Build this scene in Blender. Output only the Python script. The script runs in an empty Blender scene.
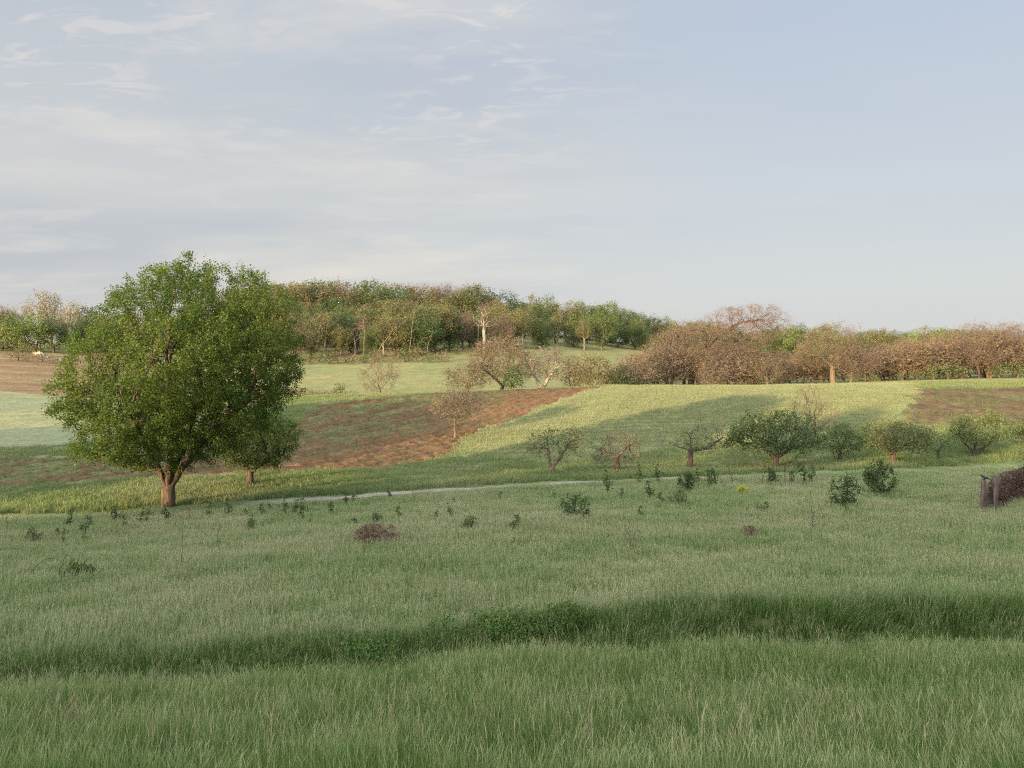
import bpy, math, numpy as np
from mathutils import Vector, Matrix, Euler
R = np.random.RandomState
rng = R(7)
rad = math.radians
F = 804.0            # focal length in px of a 1024 px wide frame
HOR = 384.0
SC = bpy.context.scene
COL = SC.collection
SUN_AZ, SUN_EL = rad(42), rad(6.4)

# ------------------------------------------------------------------ noise
_perm = R(3).rand(256, 256)
def vnoise(x, y, s=0):
    x = np.asarray(x, float) + 37.3 * s; y = np.asarray(y, float) + 91.7 * s
    xi = np.floor(x).astype(int); yi = np.floor(y).astype(int)
    fx = x - xi; fy = y - yi
    fx = fx * fx * (3 - 2 * fx); fy = fy * fy * (3 - 2 * fy)
    g = lambda a, b: _perm[a & 255, b & 255]
    return (g(xi, yi) * (1 - fx) + g(xi + 1, yi) * fx) * (1 - fy) + (g(xi, yi + 1) * (1 - fx) + g(xi + 1, yi + 1) * fx) * fy
def fbm(x, y, s=0, o=4):
    v = 0; a = .5; t = 0
    for k in range(o):
        v = v + a * vnoise(np.asarray(x) * 2 ** k, np.asarray(y) * 2 ** k, s + k); t += a; a *= .5
    return v / t
def sstep(a, b, x):
    t = np.clip((np.asarray(x, float) - a) / (b - a), 0, 1); return t * t * (3 - 2 * t)

# ------------------------------------------------------------------ terrain
YS = np.array([8, 12, 16, 20, 24, 30, 36, 42, 50, 60, 70, 80, 90, 100, 110, 120, 135, 160, 190, 220, 260, 320, 400, 600, 1000, 3000], float)
PX = np.array([-400, 0, 150, 300, 450, 600, 750, 900, 1024, 1400], float)
_near = [[-3.9, -4.75, -5.0, -5.3, -5.6, -6.1, -6.6, -7.1],
         [-3.9, -4.75, -5.0, -5.3, -5.6, -6.1, -6.6, -7.1],
         [-3.9, -4.7, -5.0, -5.2, -5.5, -6.0, -6.4, -6.85],
         [-3.9, -4.65, -4.95, -5.15, -5.4, -5.8, -6.2, -6.55],
         [-3.9, -4.6, -4.9, -5.1, -5.3, -5.6, -5.95, -6.25],
         [-3.9, -4.6, -4.9, -5.1, -5.25, -5.5, -5.8, -6.05],
         [-3.9, -4.6, -4.9, -5.0, -5.15, -5.4, -5.65, -5.9],
         [-3.9, -4.6, -4.9, -5.0, -5.1, -5.3, -5.5, -5.7],
         [-3.9, -4.6, -4.9, -5.0, -5.1, -5.25, -5.4, -5.55],
         [-3.9, -4.6, -4.8, -4.8, -4.8, -4.8, -4.9, -5.0]]
#        50    60    70    80    90   100   110   120   135   160  190   220  260  320  400  600 1000 3000
_far = [[-6.8, -6.3, -5.8, -5.2, -4.6, -4.0, -3.4, -2.6, -1.5, 1.0, 6.5, 10, 13, 15, 17, 20, 10, 0],
        [-6.85, -6.35, -5.8, -5.2, -4.6, -4.0, -3.4, -2.6, -1.5, 1.0, 6.0, 9.8, 13, 15, 17, 20, 10, 0],
        [-6.6, -6.2, -5.8, -5.1, -4.3, -3.5, -2.8, -2.4, -2.2, -.8, 3.5, 8.0, 13, 18, 22, 22, 10, 0],
        [-6.6, -6.35, -5.9, -5.0, -3.9, -2.8, -2.0, -1.75, -2.5, -1.9, 1.9, 6.2, 13, 22, 28, 26, 10, 0],
        [-6.4, -6.5, -6.3, -5.3, -4.2, -2.7, -1.6, -1.2, -2.6, -2.0, 2.6, 6.8, 13.5, 23, 28, 26, 10, 0],
        [-6.3, -6.6, -6.1, -4.4, -2.7, -1.15, -.25, -.35, -2.2, -1.4, .8, 5.3, 10.5, 18, 22, 22, 10, 0],
        [-6.05, -6.3, -5.8, -4.2, -2.5, -1.1, -.3, -.35, -1.5, -.6, .3, 2, 5, 9, 14, 16, 10, 0],
        [-5.85, -6.0, -5.4, -4.1, -2.6, -1.2, -.25, .25, .55, .9, 1.6, 3, 5.5, 9, 14, 16, 10, 0],
        [-5.75, -6.0, -5.2, -4.0, -2.5, -1.2, -.3, .4, 1.0, 1.5, 2.4, 4, 6, 10, 15, 16, 10, 0],
        [-5.6, -5.8, -5.0, -3.8, -2.2, -.9, 0, .7, 1.3, 2.0, 3.0, 5, 7, 11, 15, 16, 10, 0]]
ZT = np.array([a + b for a, b in zip(_near, _far)])
LG = np.linspace(math.log(8), math.log(3000), 420)
PG = np.linspace(-400, 1400, 181)
_t = np.array([np.interp(LG, np.log(YS), r) for r in ZT])
_t = np.array([np.interp(PG, PX, _t[:, j]) for j in range(len(LG))]).T
def _sm(a, n, ax):
    k = np.exp(-np.linspace(-2, 2, 2 * n + 1) ** 2); k /= k.sum()
    b = np.pad(a, [(n, n) if i == ax else (0, 0) for i in (0, 1)], mode='edge')
    return np.apply_along_axis(lambda v: np.convolve(v, k, 'valid'), ax, b)
ZG = _sm(_sm(_t, 5, 1), 9, 0)
def base_z(px, Y):
    u = np.clip((px - PG[0]) / (PG[1] - PG[0]), 0, len(PG) - 1.001)
    v = np.clip((np.log(np.maximum(Y, 8)) - LG[0]) / (LG[1] - LG[0]), 0, len(LG) - 1.001)
    i = u.astype(int); j = v.astype(int); a = u - i; b = v - j
    return (ZG[i, j] * (1 - a) + ZG[i + 1, j] * a) * (1 - b) + (ZG[i, j + 1] * (1 - a) + ZG[i + 1, j + 1] * a) * b
def foot(x):         # the foot line of the grassy bank in the foreground
    return 14.35 + np.where(x < 0, .28, .10) * x + .22 * np.sin(x * .55) + .12 * np.sin(x * 1.7 + 1)
def ground(x, y):
    x = np.atleast_1d(np.asarray(x, float)); y = np.atleast_1d(np.asarray(y, float))
    Yc = np.maximum(y, 8); px = 512 + F * x / Yc
    z = base_z(px, Yc)
    b = np.maximum(8 - y, 0)
    z = z + b * .29 * np.exp(-b / 90.)            # rises back to the camera and on to the wooded rise behind it
    s = -(x * math.sin(SUN_AZ) + y * math.cos(SUN_AZ))
    u = x * math.cos(SUN_AZ) - y * math.sin(SUN_AZ)
    z = z + 4.0 * sstep(12, 40, s) * sstep(-44, -36, u)
    d = y - foot(x)
    hgt = .17 + .21 * sstep(-3, 5, x)
    z = z + hgt * sstep(0, .7, d) * (1 - sstep(1.5, 9, d)) * (y < 40) - .06 * np.exp(-((d + .25) / .35) ** 2)
    z = z + (fbm(x * .35, y * .35, 5) - .5) * .22 * sstep(9, 20, y) * (1 - sstep(60, 120, y) * .2)
    z = z + (fbm(x * .03, y * .03, 8) - .5) * 1.2 * sstep(120, 300, y)
    return z
def gz(x, y): return float(ground(x, y)[0])
def wpt(px, Y):
    x = (px - 512) / F * Y; return (x, Y, gz(x, Y))
_ysc = np.exp(np.linspace(math.log(8.2), math.log(420), 900))
def depth_at(px, row):
    x = (px - 512) / F * _ysc
    r = HOR - ground(x, _ysc) / _ysc * F
    k = np.nonzero(r <= row)[0]
    return float(_ysc[k[0]]) if len(k) else 420.
def P(px, row):      # ground point seen at a place of the picture (negative row = distance)
    return wpt(px, -row if row < 0 else depth_at(px, row))

# ------------------------------------------------------------------ mesh + tagging helpers
def mesh_np(name, V, Fc, mats=(), attrs=None, matidx=None, smooth=False):
    V = np.asarray(V, np.float32).reshape(-1, 3); Fc = np.asarray(Fc, np.int32)
    me = bpy.data.meshes.new(name)
    me.vertices.add(len(V)); me.vertices.foreach_set('co', V.ravel())
    n, k = Fc.shape
    me.loops.add(n * k); me.loops.foreach_set('vertex_index', Fc.ravel())
    me.polygons.add(n); me.polygons.foreach_set('loop_start', np.arange(n, dtype=np.int32) * k)
    try: me.polygons.foreach_set('loop_total', np.full(n, k, np.int32))
    except Exception: pass
    if matidx is not None: me.polygons.foreach_set('material_index', np.asarray(matidx, np.int32))
    if smooth: me.polygons.foreach_set('use_smooth', np.ones(n, bool))
    me.update(calc_edges=True)
    for m in mats: me.materials.append(m)
    for k_, (typ, a) in (attrs or {}).items():
        at = me.attributes.new(k_, typ, 'POINT')
        at.data.foreach_set({'FLOAT': 'value', 'INT': 'value', 'FLOAT_VECTOR': 'vector', 'FLOAT_COLOR': 'color'}[typ], np.asarray(a, np.int32 if typ == 'INT' else np.float32).ravel())
    return me
def link(name, me, parent=None):
    o = bpy.data.objects.new(name, me); COL.objects.link(o)
    if parent: o.parent = parent
    return o
def tag(o, label=None, cat=None, group=None, kind=None):
    for k, v in (('label', label), ('category', cat), ('group', group), ('kind', kind)):
        if v: o[k] = v
    return o
def empty(name, loc=(0, 0, 0), rz=0, sc=1):
    o = bpy.data.objects.new(name, None); COL.objects.link(o)
    o.location = loc; o.rotation_euler = (0, 0, rz); o.empty_display_size = .5
    o.scale = sc if hasattr(sc, '__len__') else (sc, sc, sc)
    return o
def copy_thing(src, loc, rz, sc, label=None, group=None):
    c = src.copy(); COL.objects.link(c)
    c.location = loc; c.rotation_euler = (0, 0, rz); c.scale = sc if hasattr(sc, '__len__') else (sc, sc, sc)
    if label: c['label'] = label
    if group: c['group'] = group
    for ch in list(src.children):
        d = ch.copy(); COL.objects.link(d); d.parent = c
    return c

# ------------------------------------------------------------------ materials
def newmat(name):
    m = bpy.data.materials.new(name); m.use_nodes = True
    nt = m.node_tree; nt.nodes.clear()
    return m, nt, nt.nodes, nt.links
def ramp(N, stops):
    r = N.new('ShaderNodeValToRGB'); e = r.color_ramp.elements
    while len(e) < len(stops): e.new(.5)
    for i, (p, c) in enumerate(stops):
        e[i].position = p; e[i].color = (*c, 1)
    return r
def leafmat(name, cols, trans=.35, rough=.6, patch=.35, seedhead=None):
    """cols: list of colours picked per leaf by attribute rnd, drifting in patches over the crown"""
    m, nt, N, L = newmat(name)
    at = N.new('ShaderNodeAttribute'); at.attribute_name = 'rnd'
    geo = N.new('ShaderNodeNewGeometry')
    no = N.new('ShaderNodeTexNoise'); no.inputs['Scale'].default_value = patch; no.inputs['Detail'].default_value = 3
    L.new(geo.outputs['Position'], no.inputs['Vector'])
    mr = N.new('ShaderNodeMapRange'); mr.inputs[1].default_value = .35; mr.inputs[2].default_value = .65
    mr.inputs[3].default_value = -.3; mr.inputs[4].default_value = .3
    L.new(no.outputs['Fac'], mr.inputs[0])
    ad = N.new('ShaderNodeMath'); ad.use_clamp = True
    L.new(at.outputs['Fac'], ad.inputs[0]); L.new(mr.outputs[0], ad.inputs[1])
    rp = ramp(N, [(i / (len(cols) - 1) * .9 + .05, c) for i, c in enumerate(cols)])
    L.new(ad.outputs[0], rp.inputs[0])
    df = N.new('ShaderNodeBsdfPrincipled'); df.inputs['Roughness'].default_value = rough
    df.inputs['Specular IOR Level'].default_value = .25
    tr = N.new('ShaderNodeBsdfTranslucent'); mx = N.new('ShaderNodeMixShader'); mx.inputs[0].default_value = trans
    out = N.new('ShaderNodeOutputMaterial')
    L.new(rp.outputs[0], df.inputs['Base Color']); L.new(rp.outputs[0], tr.inputs['Color'])
    L.new(df.outputs[0], mx.inputs[1]); L.new(tr.outputs[0], mx.inputs[2]); L.new(mx.outputs[0], out.inputs[0])
    return m
def barkmat(name, c1, c2, scale=6, bump=.6):
    m, nt, N, L = newmat(name)
    tc = N.new('ShaderNodeTexCoord'); mp = N.new('ShaderNodeMapping'); mp.inputs['Scale'].default_value = (1, 1, .22)
    no = N.new('ShaderNodeTexNoise'); no.inputs['Scale'].default_value = scale; no.inputs['Detail'].default_value = 6
    L.new(tc.outputs['Object'], mp.inputs[0]); L.new(mp.outputs[0], no.inputs['Vector'])
    rp = ramp(N, [(.32, c1), (.68, c2)]); L.new(no.outputs['Fac'], rp.inputs[0])
    b = N.new('ShaderNodeBump'); b.inputs['Strength'].default_value = bump; b.inputs['Distance'].default_value = .08
    L.new(no.outputs['Fac'], b.inputs['Height'])
    p = N.new('ShaderNodeBsdfPrincipled'); p.inputs['Roughness'].default_value = .9; p.inputs['Specular IOR Level'].default_value = .1
    L.new(rp.outputs[0], p.inputs['Base Color']); L.new(b.outputs[0], p.inputs['Normal'])
    out = N.new('ShaderNodeOutputMaterial'); L.new(p.outputs[0], out.inputs[0])
    return m
M = dict(
    bark=barkmat('brown_bark', (.05, .035, .025), (.19, .14, .10)),
    bark_red=barkmat('reddish_bark', (.04, .03, .024), (.145, .108, .082)),
    bark_pale=barkmat('pale_bark', (.19, .165, .13), (.36, .32, .26)),
    bark_tan=barkmat('tan_bark', (.10, .08, .058), (.21, .165, .12)),
    bark_dark=barkmat('dark_bark', (.04, .035, .03), (.12, .10, .08)),
    wood_old=barkmat('weathered_wood', (.05, .04, .04), (.17, .14, .13), 9),
    leaf_big=leafmat('spring_leaf', [(.045, .092, .014), (.072, .132, .021), (.11, .172, .030), (.17, .205, .045)], .45),
    leaf_orch=leafmat('orchard_leaf', [(.055, .09, .03), (.085, .13, .042), (.13, .175, .06), (.20, .215, .085)], .35, patch=.5),
    leaf_dark=leafmat('dark_leaf', [(.035, .065, .025), (.055, .10, .035), (.08, .13, .045)], .3),
    leaf_blossom=leafmat('blossoming_leaf', [(.042, .08, .028), (.068, .115, .038), (.105, .15, .05), (.22, .24, .11)], .3, patch=.6),
    leaf_yellow=leafmat('yellow_leaf', [(.35, .36, .06), (.5, .5, .08)], .4),
    leaf_olive=leafmat('olive_leaf', [(.10, .115, .045), (.145, .15, .06), (.19, .185, .085)], .35, patch=.12),
    leaf_mid=leafmat('midgreen_leaf', [(.06, .10, .035), (.095, .145, .05), (.14, .18, .07)], .35, patch=.12),
    leaf_fresh=leafmat('fresh_leaf', [(.12, .18, .05), (.17, .24, .07), (.22, .28, .09)], .35, patch=.12),
    leaf_gold=leafmat('golden_leaf', [(.19, .155, .085), (.25, .21, .11), (.20, .20, .09)], .35, patch=.12),
    twig=leafmat('brown_twig', [(.10, .08, .058), (.145, .115, .083), (.185, .155, .112)], .1, .8, patch=.2),
    twig_red=leafmat('reddish_twig', [(.12, .08, .058), (.155, .108, .078), (.185, .14, .102)], .1, .8, patch=.3),
    twig_grey=leafmat('grey_twig', [(.10, .08, .068), (.14, .115, .095), (.18, .15, .125)], .1, .8, patch=.2),
    bud=leafmat('budding_twig', [(.13, .105, .065), (.165, .14, .075), (.15, .155, .065), (.19, .18, .085)], .25, .7, patch=.15),
)

# ------------------------------------------------------------------ tree skeletons
def unit(v): return v / (np.linalg.norm(v, axis=-1, keepdims=True) + 1e-9)
def colonize(att, pos0, par0, D, dk, rs, trop=(0, 0, .05), jit=.18, maxn=14000, di=1e9, iters=400):
    pos = np.zeros((maxn, 3)); par = np.full(maxn, -1, int); n = len(pos0)
    pos[:n] = pos0; par[:n] = par0
    kids = np.zeros(maxn, int)
    for p in par0:
        if p >= 0: kids[p] += 1
    d = np.linalg.norm(att[:, None] - pos[None, :n], axis=2)
    near = d.argmin(1); dist = d.min(1)
    alive = np.ones(len(att), bool); trop = np.array(trop)
    for it in range(iters):
        act = np.nonzero(alive & (dist < di) & (kids[near] < 4))[0]
        if not len(act) or n > maxn - 800: break
        acc = np.zeros((n, 3)); np.add.at(acc, near[act], unit(att[act] - pos[near[act]]))
        src = np.unique(near[act])[:700]
        dirn = unit(unit(acc[src]) + trop + rs.randn(len(src), 3) * jit)
        new = pos[src] + dirn * D
        k = len(new); pos[n:n + k] = new; par[n:n + k] = src; kids[src] += 1
        dd = np.linalg.norm(att[:, None] - new[None], axis=2)
        j = dd.argmin(1); m = dd[np.arange(len(att)), j]
        up = m < dist; near[up] = j[up] + n; dist[up] = m[up]
        alive &= dist > dk
        n += k
    return pos[:n], par[:n]
def radii(pos, par, r0, R0):
    n = len(pos); c = np.zeros(n); leaf = np.ones(n, bool); leaf[par[par >= 0]] = False
    c[leaf] = 1
    for i in range(n - 1, 0, -1):
        if par[i] >= 0: c[par[i]] += c[i]
    e = math.log(max(c[0], 2)) / math.log(R0 / r0)
    return r0 * np.maximum(c, 1) ** (1 / e), leaf, c
def tubes(pos, par, r, c, flare=.5):
    n = len(pos); ch = np.nonzero(par >= 0)[0]
    # main child of each node
    order = ch[np.argsort(c[ch])]; main = np.full(n, -1); main[par[order]] = order
    ed = np.zeros((n, 3)); ed[ch] = unit(pos[ch] - pos[par[ch]])
    roots = np.nonzero(par < 0)[0]; ed[roots] = (0, 0, 1)
    r = r * (1 + flare * np.exp(-np.maximum(pos[:, 2] - pos[0, 2], 0) / .35) * (r > .6 * r[0]))
    Vs, Fs = [], []; off = 0
    for lo, hi, k in ((.07, 1e9, 8), (.022, .07, 5), (0, .022, 3)):
        e = ch[(r[ch] >= lo) & (r[ch] < hi)]
        if not len(e): continue
        p = par[e]; ism = main[p] == e
        dirs = np.where(ism[:, None], unit(ed[p] + ed[e]), ed[e])
        r1 = np.where(ism, r[p], r[e] * 1.15); 
        # keep direction continuity at the far ring
        m2 = main[e]; nxt = np.where((m2 >= 0)[:, None], ed[np.maximum(m2, 0)], ed[e]); dir2 = unit(ed[e] + nxt)
        out = []
        for q, dd, rr in ((pos[p], dirs, r1), (pos[e], dir2, r[e])):
            ref = np.where(np.abs(dd[:, :1]) < .8, np.array([[1., 0, 0]]), np.array([[0, 1., 0]]))
            a = unit(np.cross(dd, ref)); b = np.cross(dd, a)
            t = np.arange(k) / k * 2 * math.pi
            out.append(q[:, None] + rr[:, None, None] * (a[:, None] * np.cos(t)[None, :, None] + b[:, None] * np.sin(t)[None, :, None]))
        V = np.concatenate(out, 1)              # (m, 2k, 3)
        i = np.arange(k); f = np.stack([i, (i + 1) % k, k + (i + 1) % k, k + i], 1)
        Fs.append((f[None] + (np.arange(len(e)) * 2 * k)[:, None, None] + off).reshape(-1, 4)); Vs.append(V.reshape(-1, 3)); off += len(e) * 2 * k
    return np.concatenate(Vs), np.concatenate(Fs)
def sprays(cent, axis, rs, per, spread, ln, wd, up=.5, along=.35, fold=.0, flat=1.0):
    """leaf or twig faces around crown nodes: per faces each, elongated along random directions"""
    m = len(cent) * per
    c = np.repeat(cent, per, 0) + rs.randn(m, 3) * spread * np.array([1, 1, flat])
    a = unit(np.repeat(axis, per, 0) * along + rs.randn(m, 3) * np.array([1, 1, .7]))
    nrm = unit(rs.randn(m, 3) + np.array([0, 0, up])); b = unit(np.cross(a, nrm))
    L = (ln * (.6 + .8 * rs.rand(m)))[:, None]; W = (wd * (.6 + .8 * rs.rand(m)))[:, None]
    sag = np.array([0, 0, -1.]) * L * .15
    V = np.stack([c - a * L * .5, c + b * W * .5, c + a * L * .5 + sag, c - b * W * .5], 1)
    return V.reshape(-1, 3), np.arange(m * 4).reshape(-1, 4), np.repeat(np.clip(rs.rand(m) * .8 + .1, 0, 1), 4)
def join(parts):
    V, Fc, A = [], [], []; o = 0
    for v, f, a in parts: V.append(v); Fc.append(f + o); A.append(a); o += len(v)
    return np.concatenate(V), np.concatenate(Fc), np.concatenate(A)
def envelope_points(rs, prof, n, lobes, lr, fill=.3, sy=.95):
    """prof: list of (z, left, right); crown lobes near the surface of that envelope; returns points"""
    zz = np.array([p[0] for p in prof]); lf = np.array([p[1] for p in prof]); rt = np.array([p[2] for p in prof])
    def inside(p, s=1):
        l = np.interp(p[:, 2], zz, lf, 0, 0); r_ = np.interp(p[:, 2], zz, rt, 0, 0)
        w = (r_ - l) / 2; c = (r_ + l) / 2
        ok = (p[:, 2] > zz[0]) & (p[:, 2] < zz[-1]) & (w > .02)
        return ok & (((p[:, 0] - c) / (w * s + 1e-6)) ** 2 + (p[:, 1] / (w * s * sy + 1e-6)) ** 2 < 1)
    lo = np.array([lf.min(), -(rt - lf).max() / 2 * sy, zz[0]]); hi = np.array([rt.max(), (rt - lf).max() / 2 * sy, zz[-1]])
    def samp(k, s=1):
        out = []
        tot = 0
        while tot < k:
            p = lo + rs.rand(k * 3, 3) * (hi - lo); p = p[inside(p, s)]; out.append(p); tot += len(p)
        return np.concatenate(out)[:k]
    cen = samp(lobes, .95); rr = lr * (.7 + .6 * rs.rand(lobes))
    k = rs.randint(lobes, size=n * 3); v = unit(rs.randn(n * 3, 3)) * (rs.rand(n * 3, 1) ** .4)
    p = cen[k] + v * rr[k][:, None] * np.array([1.15, 1.15, .75]); p = p[inside(p, 1.03)][:int(n * (1 - fill))]
    return np.concatenate([p, samp(int(n * fill))])

def build_tree(name, prof, natt, D, R0, r0, leafs, bark, seed, lobes=20, lr=1., fill=.3, stems=None, dk=None, trop=(0, 0, .05), jit=.18,
               sy=.95, leafnode=.05, di=1e9, trunkname='trunk', maxn=9000, flare=.5):
    """leafs: list of (partname, material, per, spread, length, width, up, along)"""
    rs = R(seed)
    att = envelope_points(rs, prof, natt, lobes, lr, fill, sy)
    if stems is None: stems = [[(0, 0, -.15), (0, 0, prof[0][0] * .9)]]
    pos0, par0 = [], []
    for s in stems:
        s = np.array(s, float)
        prev = -1
        if len(pos0):
            prev = int(np.argmin(np.linalg.norm(np.array(pos0) - s[0], axis=1))); s = s[1:] if np.linalg.norm(np.array(pos0)[prev] - s[0]) < 1e-3 else s
        pts = s if prev < 0 else np.vstack([pos0[prev], s])
        for i in range(len(pts) - 1):
            ln = np.linalg.norm(pts[i + 1] - pts[i]); k = max(1, int(ln / D))
            if i == 0 and prev < 0: pos0.append(pts[0]); par0.append(-1); prev = 0
            for t in range(1, k + 1):
                q = pts[i] + (pts[i + 1] - pts[i]) * t / k
                if t < k: q = q + rs.randn(3) * D * .08
                pos0.append(q); par0.append(prev); prev = len(pos0) - 1
    pos, par = colonize(att, np.array(pos0), par0, D, dk or D * 1.6, rs, trop, jit, maxn, di)
    r, leaf, c = radii(pos, par, r0, R0)
    ed = np.zeros_like(pos); ch = par >= 0; ed[ch] = unit(pos[ch] - pos[par[ch]])
    V, Fq = tubes(pos, par, r, c, flare)
    root = empty(name)
    link(trunkname, mesh_np(trunkname, V, Fq, [bark], smooth=True), root)
    thin = np.nonzero((r < leafnode) & (np.arange(len(pos)) >= len(pos0)))[0]
    groups = {}
    for (pn, mt, per, spread, ln, wd, up, along) in leafs:
        if per < 1:
            sel = thin[rs.rand(len(thin)) < per]; k = 1
        else: sel = thin; k = int(per)
        mtl = mt
        groups.setdefault(pn, []).append((sprays(pos[sel], ed[sel], rs, k, spread, ln, wd, up, along), mtl))
    for pn, lst in groups.items():
        V, Fq, A = join([g[0] for g in lst]); mats = []; mi = []
        for g, mt in lst:
            if mt not in mats: mats.append(mt)
            mi += [mats.index(mt)] * len(g[1])
        link(pn, mesh_np(pn, V, Fq, mats, {'rnd': ('FLOAT', A)}, mi), root)
    return root
def put(root, loc, rz=0, sc=1, label=None, cat='tree', group=None):
    root.location = loc; root.rotation_euler = (0, 0, rz); root.scale = sc if hasattr(sc, '__len__') else (sc, sc, sc)
    return tag(root, label, cat, group)

# ------------------------------------------------------------------ zones of the land
def inpoly(x, y, poly):
    x = np.asarray(x); y = np.asarray(y); c = np.zeros(x.shape, bool); n = len(poly)
    for i in range(n):
        x1, y1 = poly[i][:2]; x2, y2 = poly[(i + 1) % n][:2]
        if y1 == y2: continue
        t = ((y1 > y) != (y2 > y)) & (x < (x2 - x1) * (y - y1) / (y2 - y1) + x1)
        c ^= t
    return c
def poly(pts): return [P(*p) for p in pts]
PL_SOIL = poly([(612, -111), (532, 412), (464, 437), (450, 455), (425, 463), (380, 468), (300, 471), (150, 477), (0, 487), (-380, 492),
                (-380, 466), (0, 459), (60, 458), (150, 452), (240, 440), (290, 428), (320, 405), (395, -112), (460, -119), (530, -117)])
PL_CROP = poly([(612, -111), (532, 412), (464, 437), (462, 452), (540, 462), (640, 452), (700, 446), (800, 436), (898, 425), (914, 389), (916, -118), (800, -118), (700, -116)])
PL_BROWN = poly([(916, 389), (899, 425), (960, 427), (1100, 427), (1500, 430), (1500, 386), (1100, 386), (1000, 388)])
PL_LBROWN = poly([(-500, 352), (0, 352), (62, 355), (120, 352), (120, 392), (62, 396), (0, 391), (-500, 386)])
PL_LGREEN = poly([(-500, 386), (0, 391), (62, 396), (130, 404), (130, 436), (70, 445), (0, 449), (-500, 458)])
ROAD = [P(px, row) for px, row in ((-500, 534), (-200, 527), (0, 519), (150, 511), (300, 500.5), (400, 493.5), (500, 487.5), (600, 482), (700, 478), (800, 474.5), (900, 471), (1024, 465), (1400, 456))]
RX = np.array([p[0] for p in ROAD]); RY = np.array([p[1] for p in ROAD])
def road_d(x, y): return y - np.interp(x, RX, RY)

def zones(x, y):
    """albedo colour and soil weight for ground positions"""
    n = lambda s, k, o=4: fbm(x * s, y * s, k, o)
    C = np.zeros(x.shape + (3,)); soil = np.zeros(x.shape)
    def lay(w, c):
        w = np.clip(w, 0, 1)[..., None]; C[:] = C * (1 - w) + np.array(c) * w
    jx = (n(.8, 11, 3) - .5) * .7 * sstep(30, 80, y); jy = (n(.8, 21, 3) - .5) * .9 * sstep(30, 80, y)
    X, Y = x + jx, y + jy
    lay(np.ones(x.shape), (.10, .14, .06))
    lay(sstep(2, 5, y - foot(x)), (.12, .17, .075))
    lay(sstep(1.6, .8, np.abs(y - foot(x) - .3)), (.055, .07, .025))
    lay(sstep(.4, .65, n(.25, 31)) * .5 * sstep(16, 24, y), (.10, .15, .07))
    rd = road_d(x, y)
    lay(sstep(.6, 2, rd), (.10, .13, .055))
    lay(sstep(2, 5, rd) * sstep(.35, .65, n(.2, 41)), (.14, .165, .075))
    lay(sstep(120, 125, y), (.18, .185, .085))
    lay(sstep(.4, .7, n(.04, 51)) * sstep(125, 140, y) * .6, (.145, .17, .08))
    lay(sstep(.48, .62, n(.02, 53)) * sstep(170, 200, y) * .3, (.28, .25, .12))
    m = inpoly(X, Y, PL_CROP); lay(m * 1., (.19, .23, .10))
    m = inpoly(X, Y, PL_LGREEN); lay(m * 1., (.175, .20, .12)); t = sstep(.45, .55, .5 + .5 * np.sin(y * .16 + x * .02)); lay(m * t * .6, (.21, .22, .115))
    m = inpoly(X, Y, PL_SOIL); lay(m * 1., (.115, .076, .044)); soil += m
    dl = X * .88 - (Y - 82) * .47           # stripes along the ploughing direction
    st = .6 * fbm(dl * .7, Y * .06 + X * .03, 71, 4) + .4 * n(.7, 72, 4)
    left = sstep(10, -16, X - (Y - 100) * .45)
    lay(m * sstep(.75, .1, left), (.155, .092, .05))
    lay(m * sstep(.50, .66, st + .14 * left - .05) * (.15 + .7 * left), (.11, .135, .06))
    lay(m * sstep(.55, .7, n(.9, 73, 3)) * (.12 + .25 * left), (.12, .145, .065))
    m = inpoly(X, Y, PL_BROWN); lay(m * 1., (.11, .076, .046)); lay(m * sstep(.42, .6, n(.8, 81)) * .5, (.13, .14, .065)); soil += m * .6
    m = inpoly(X, Y, PL_LBROWN); lay(m * 1., (.17, .12, .072)); lay(m * sstep(.4, .65, fbm(x * .02, y * .3, 91)) * .5, (.23, .21, .12)); soil += m * .6
    inr = sstep(.95, .75, np.abs(rd)) * sstep(-16, -12, x) * sstep(19, 13, x)
    lay(inr, (.26, .25, .21)); lay(inr * sstep(.2, .08, np.abs(rd)) * .5, (.22, .24, .14))
    return C, np.clip(soil, 0, 1), inr

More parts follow.
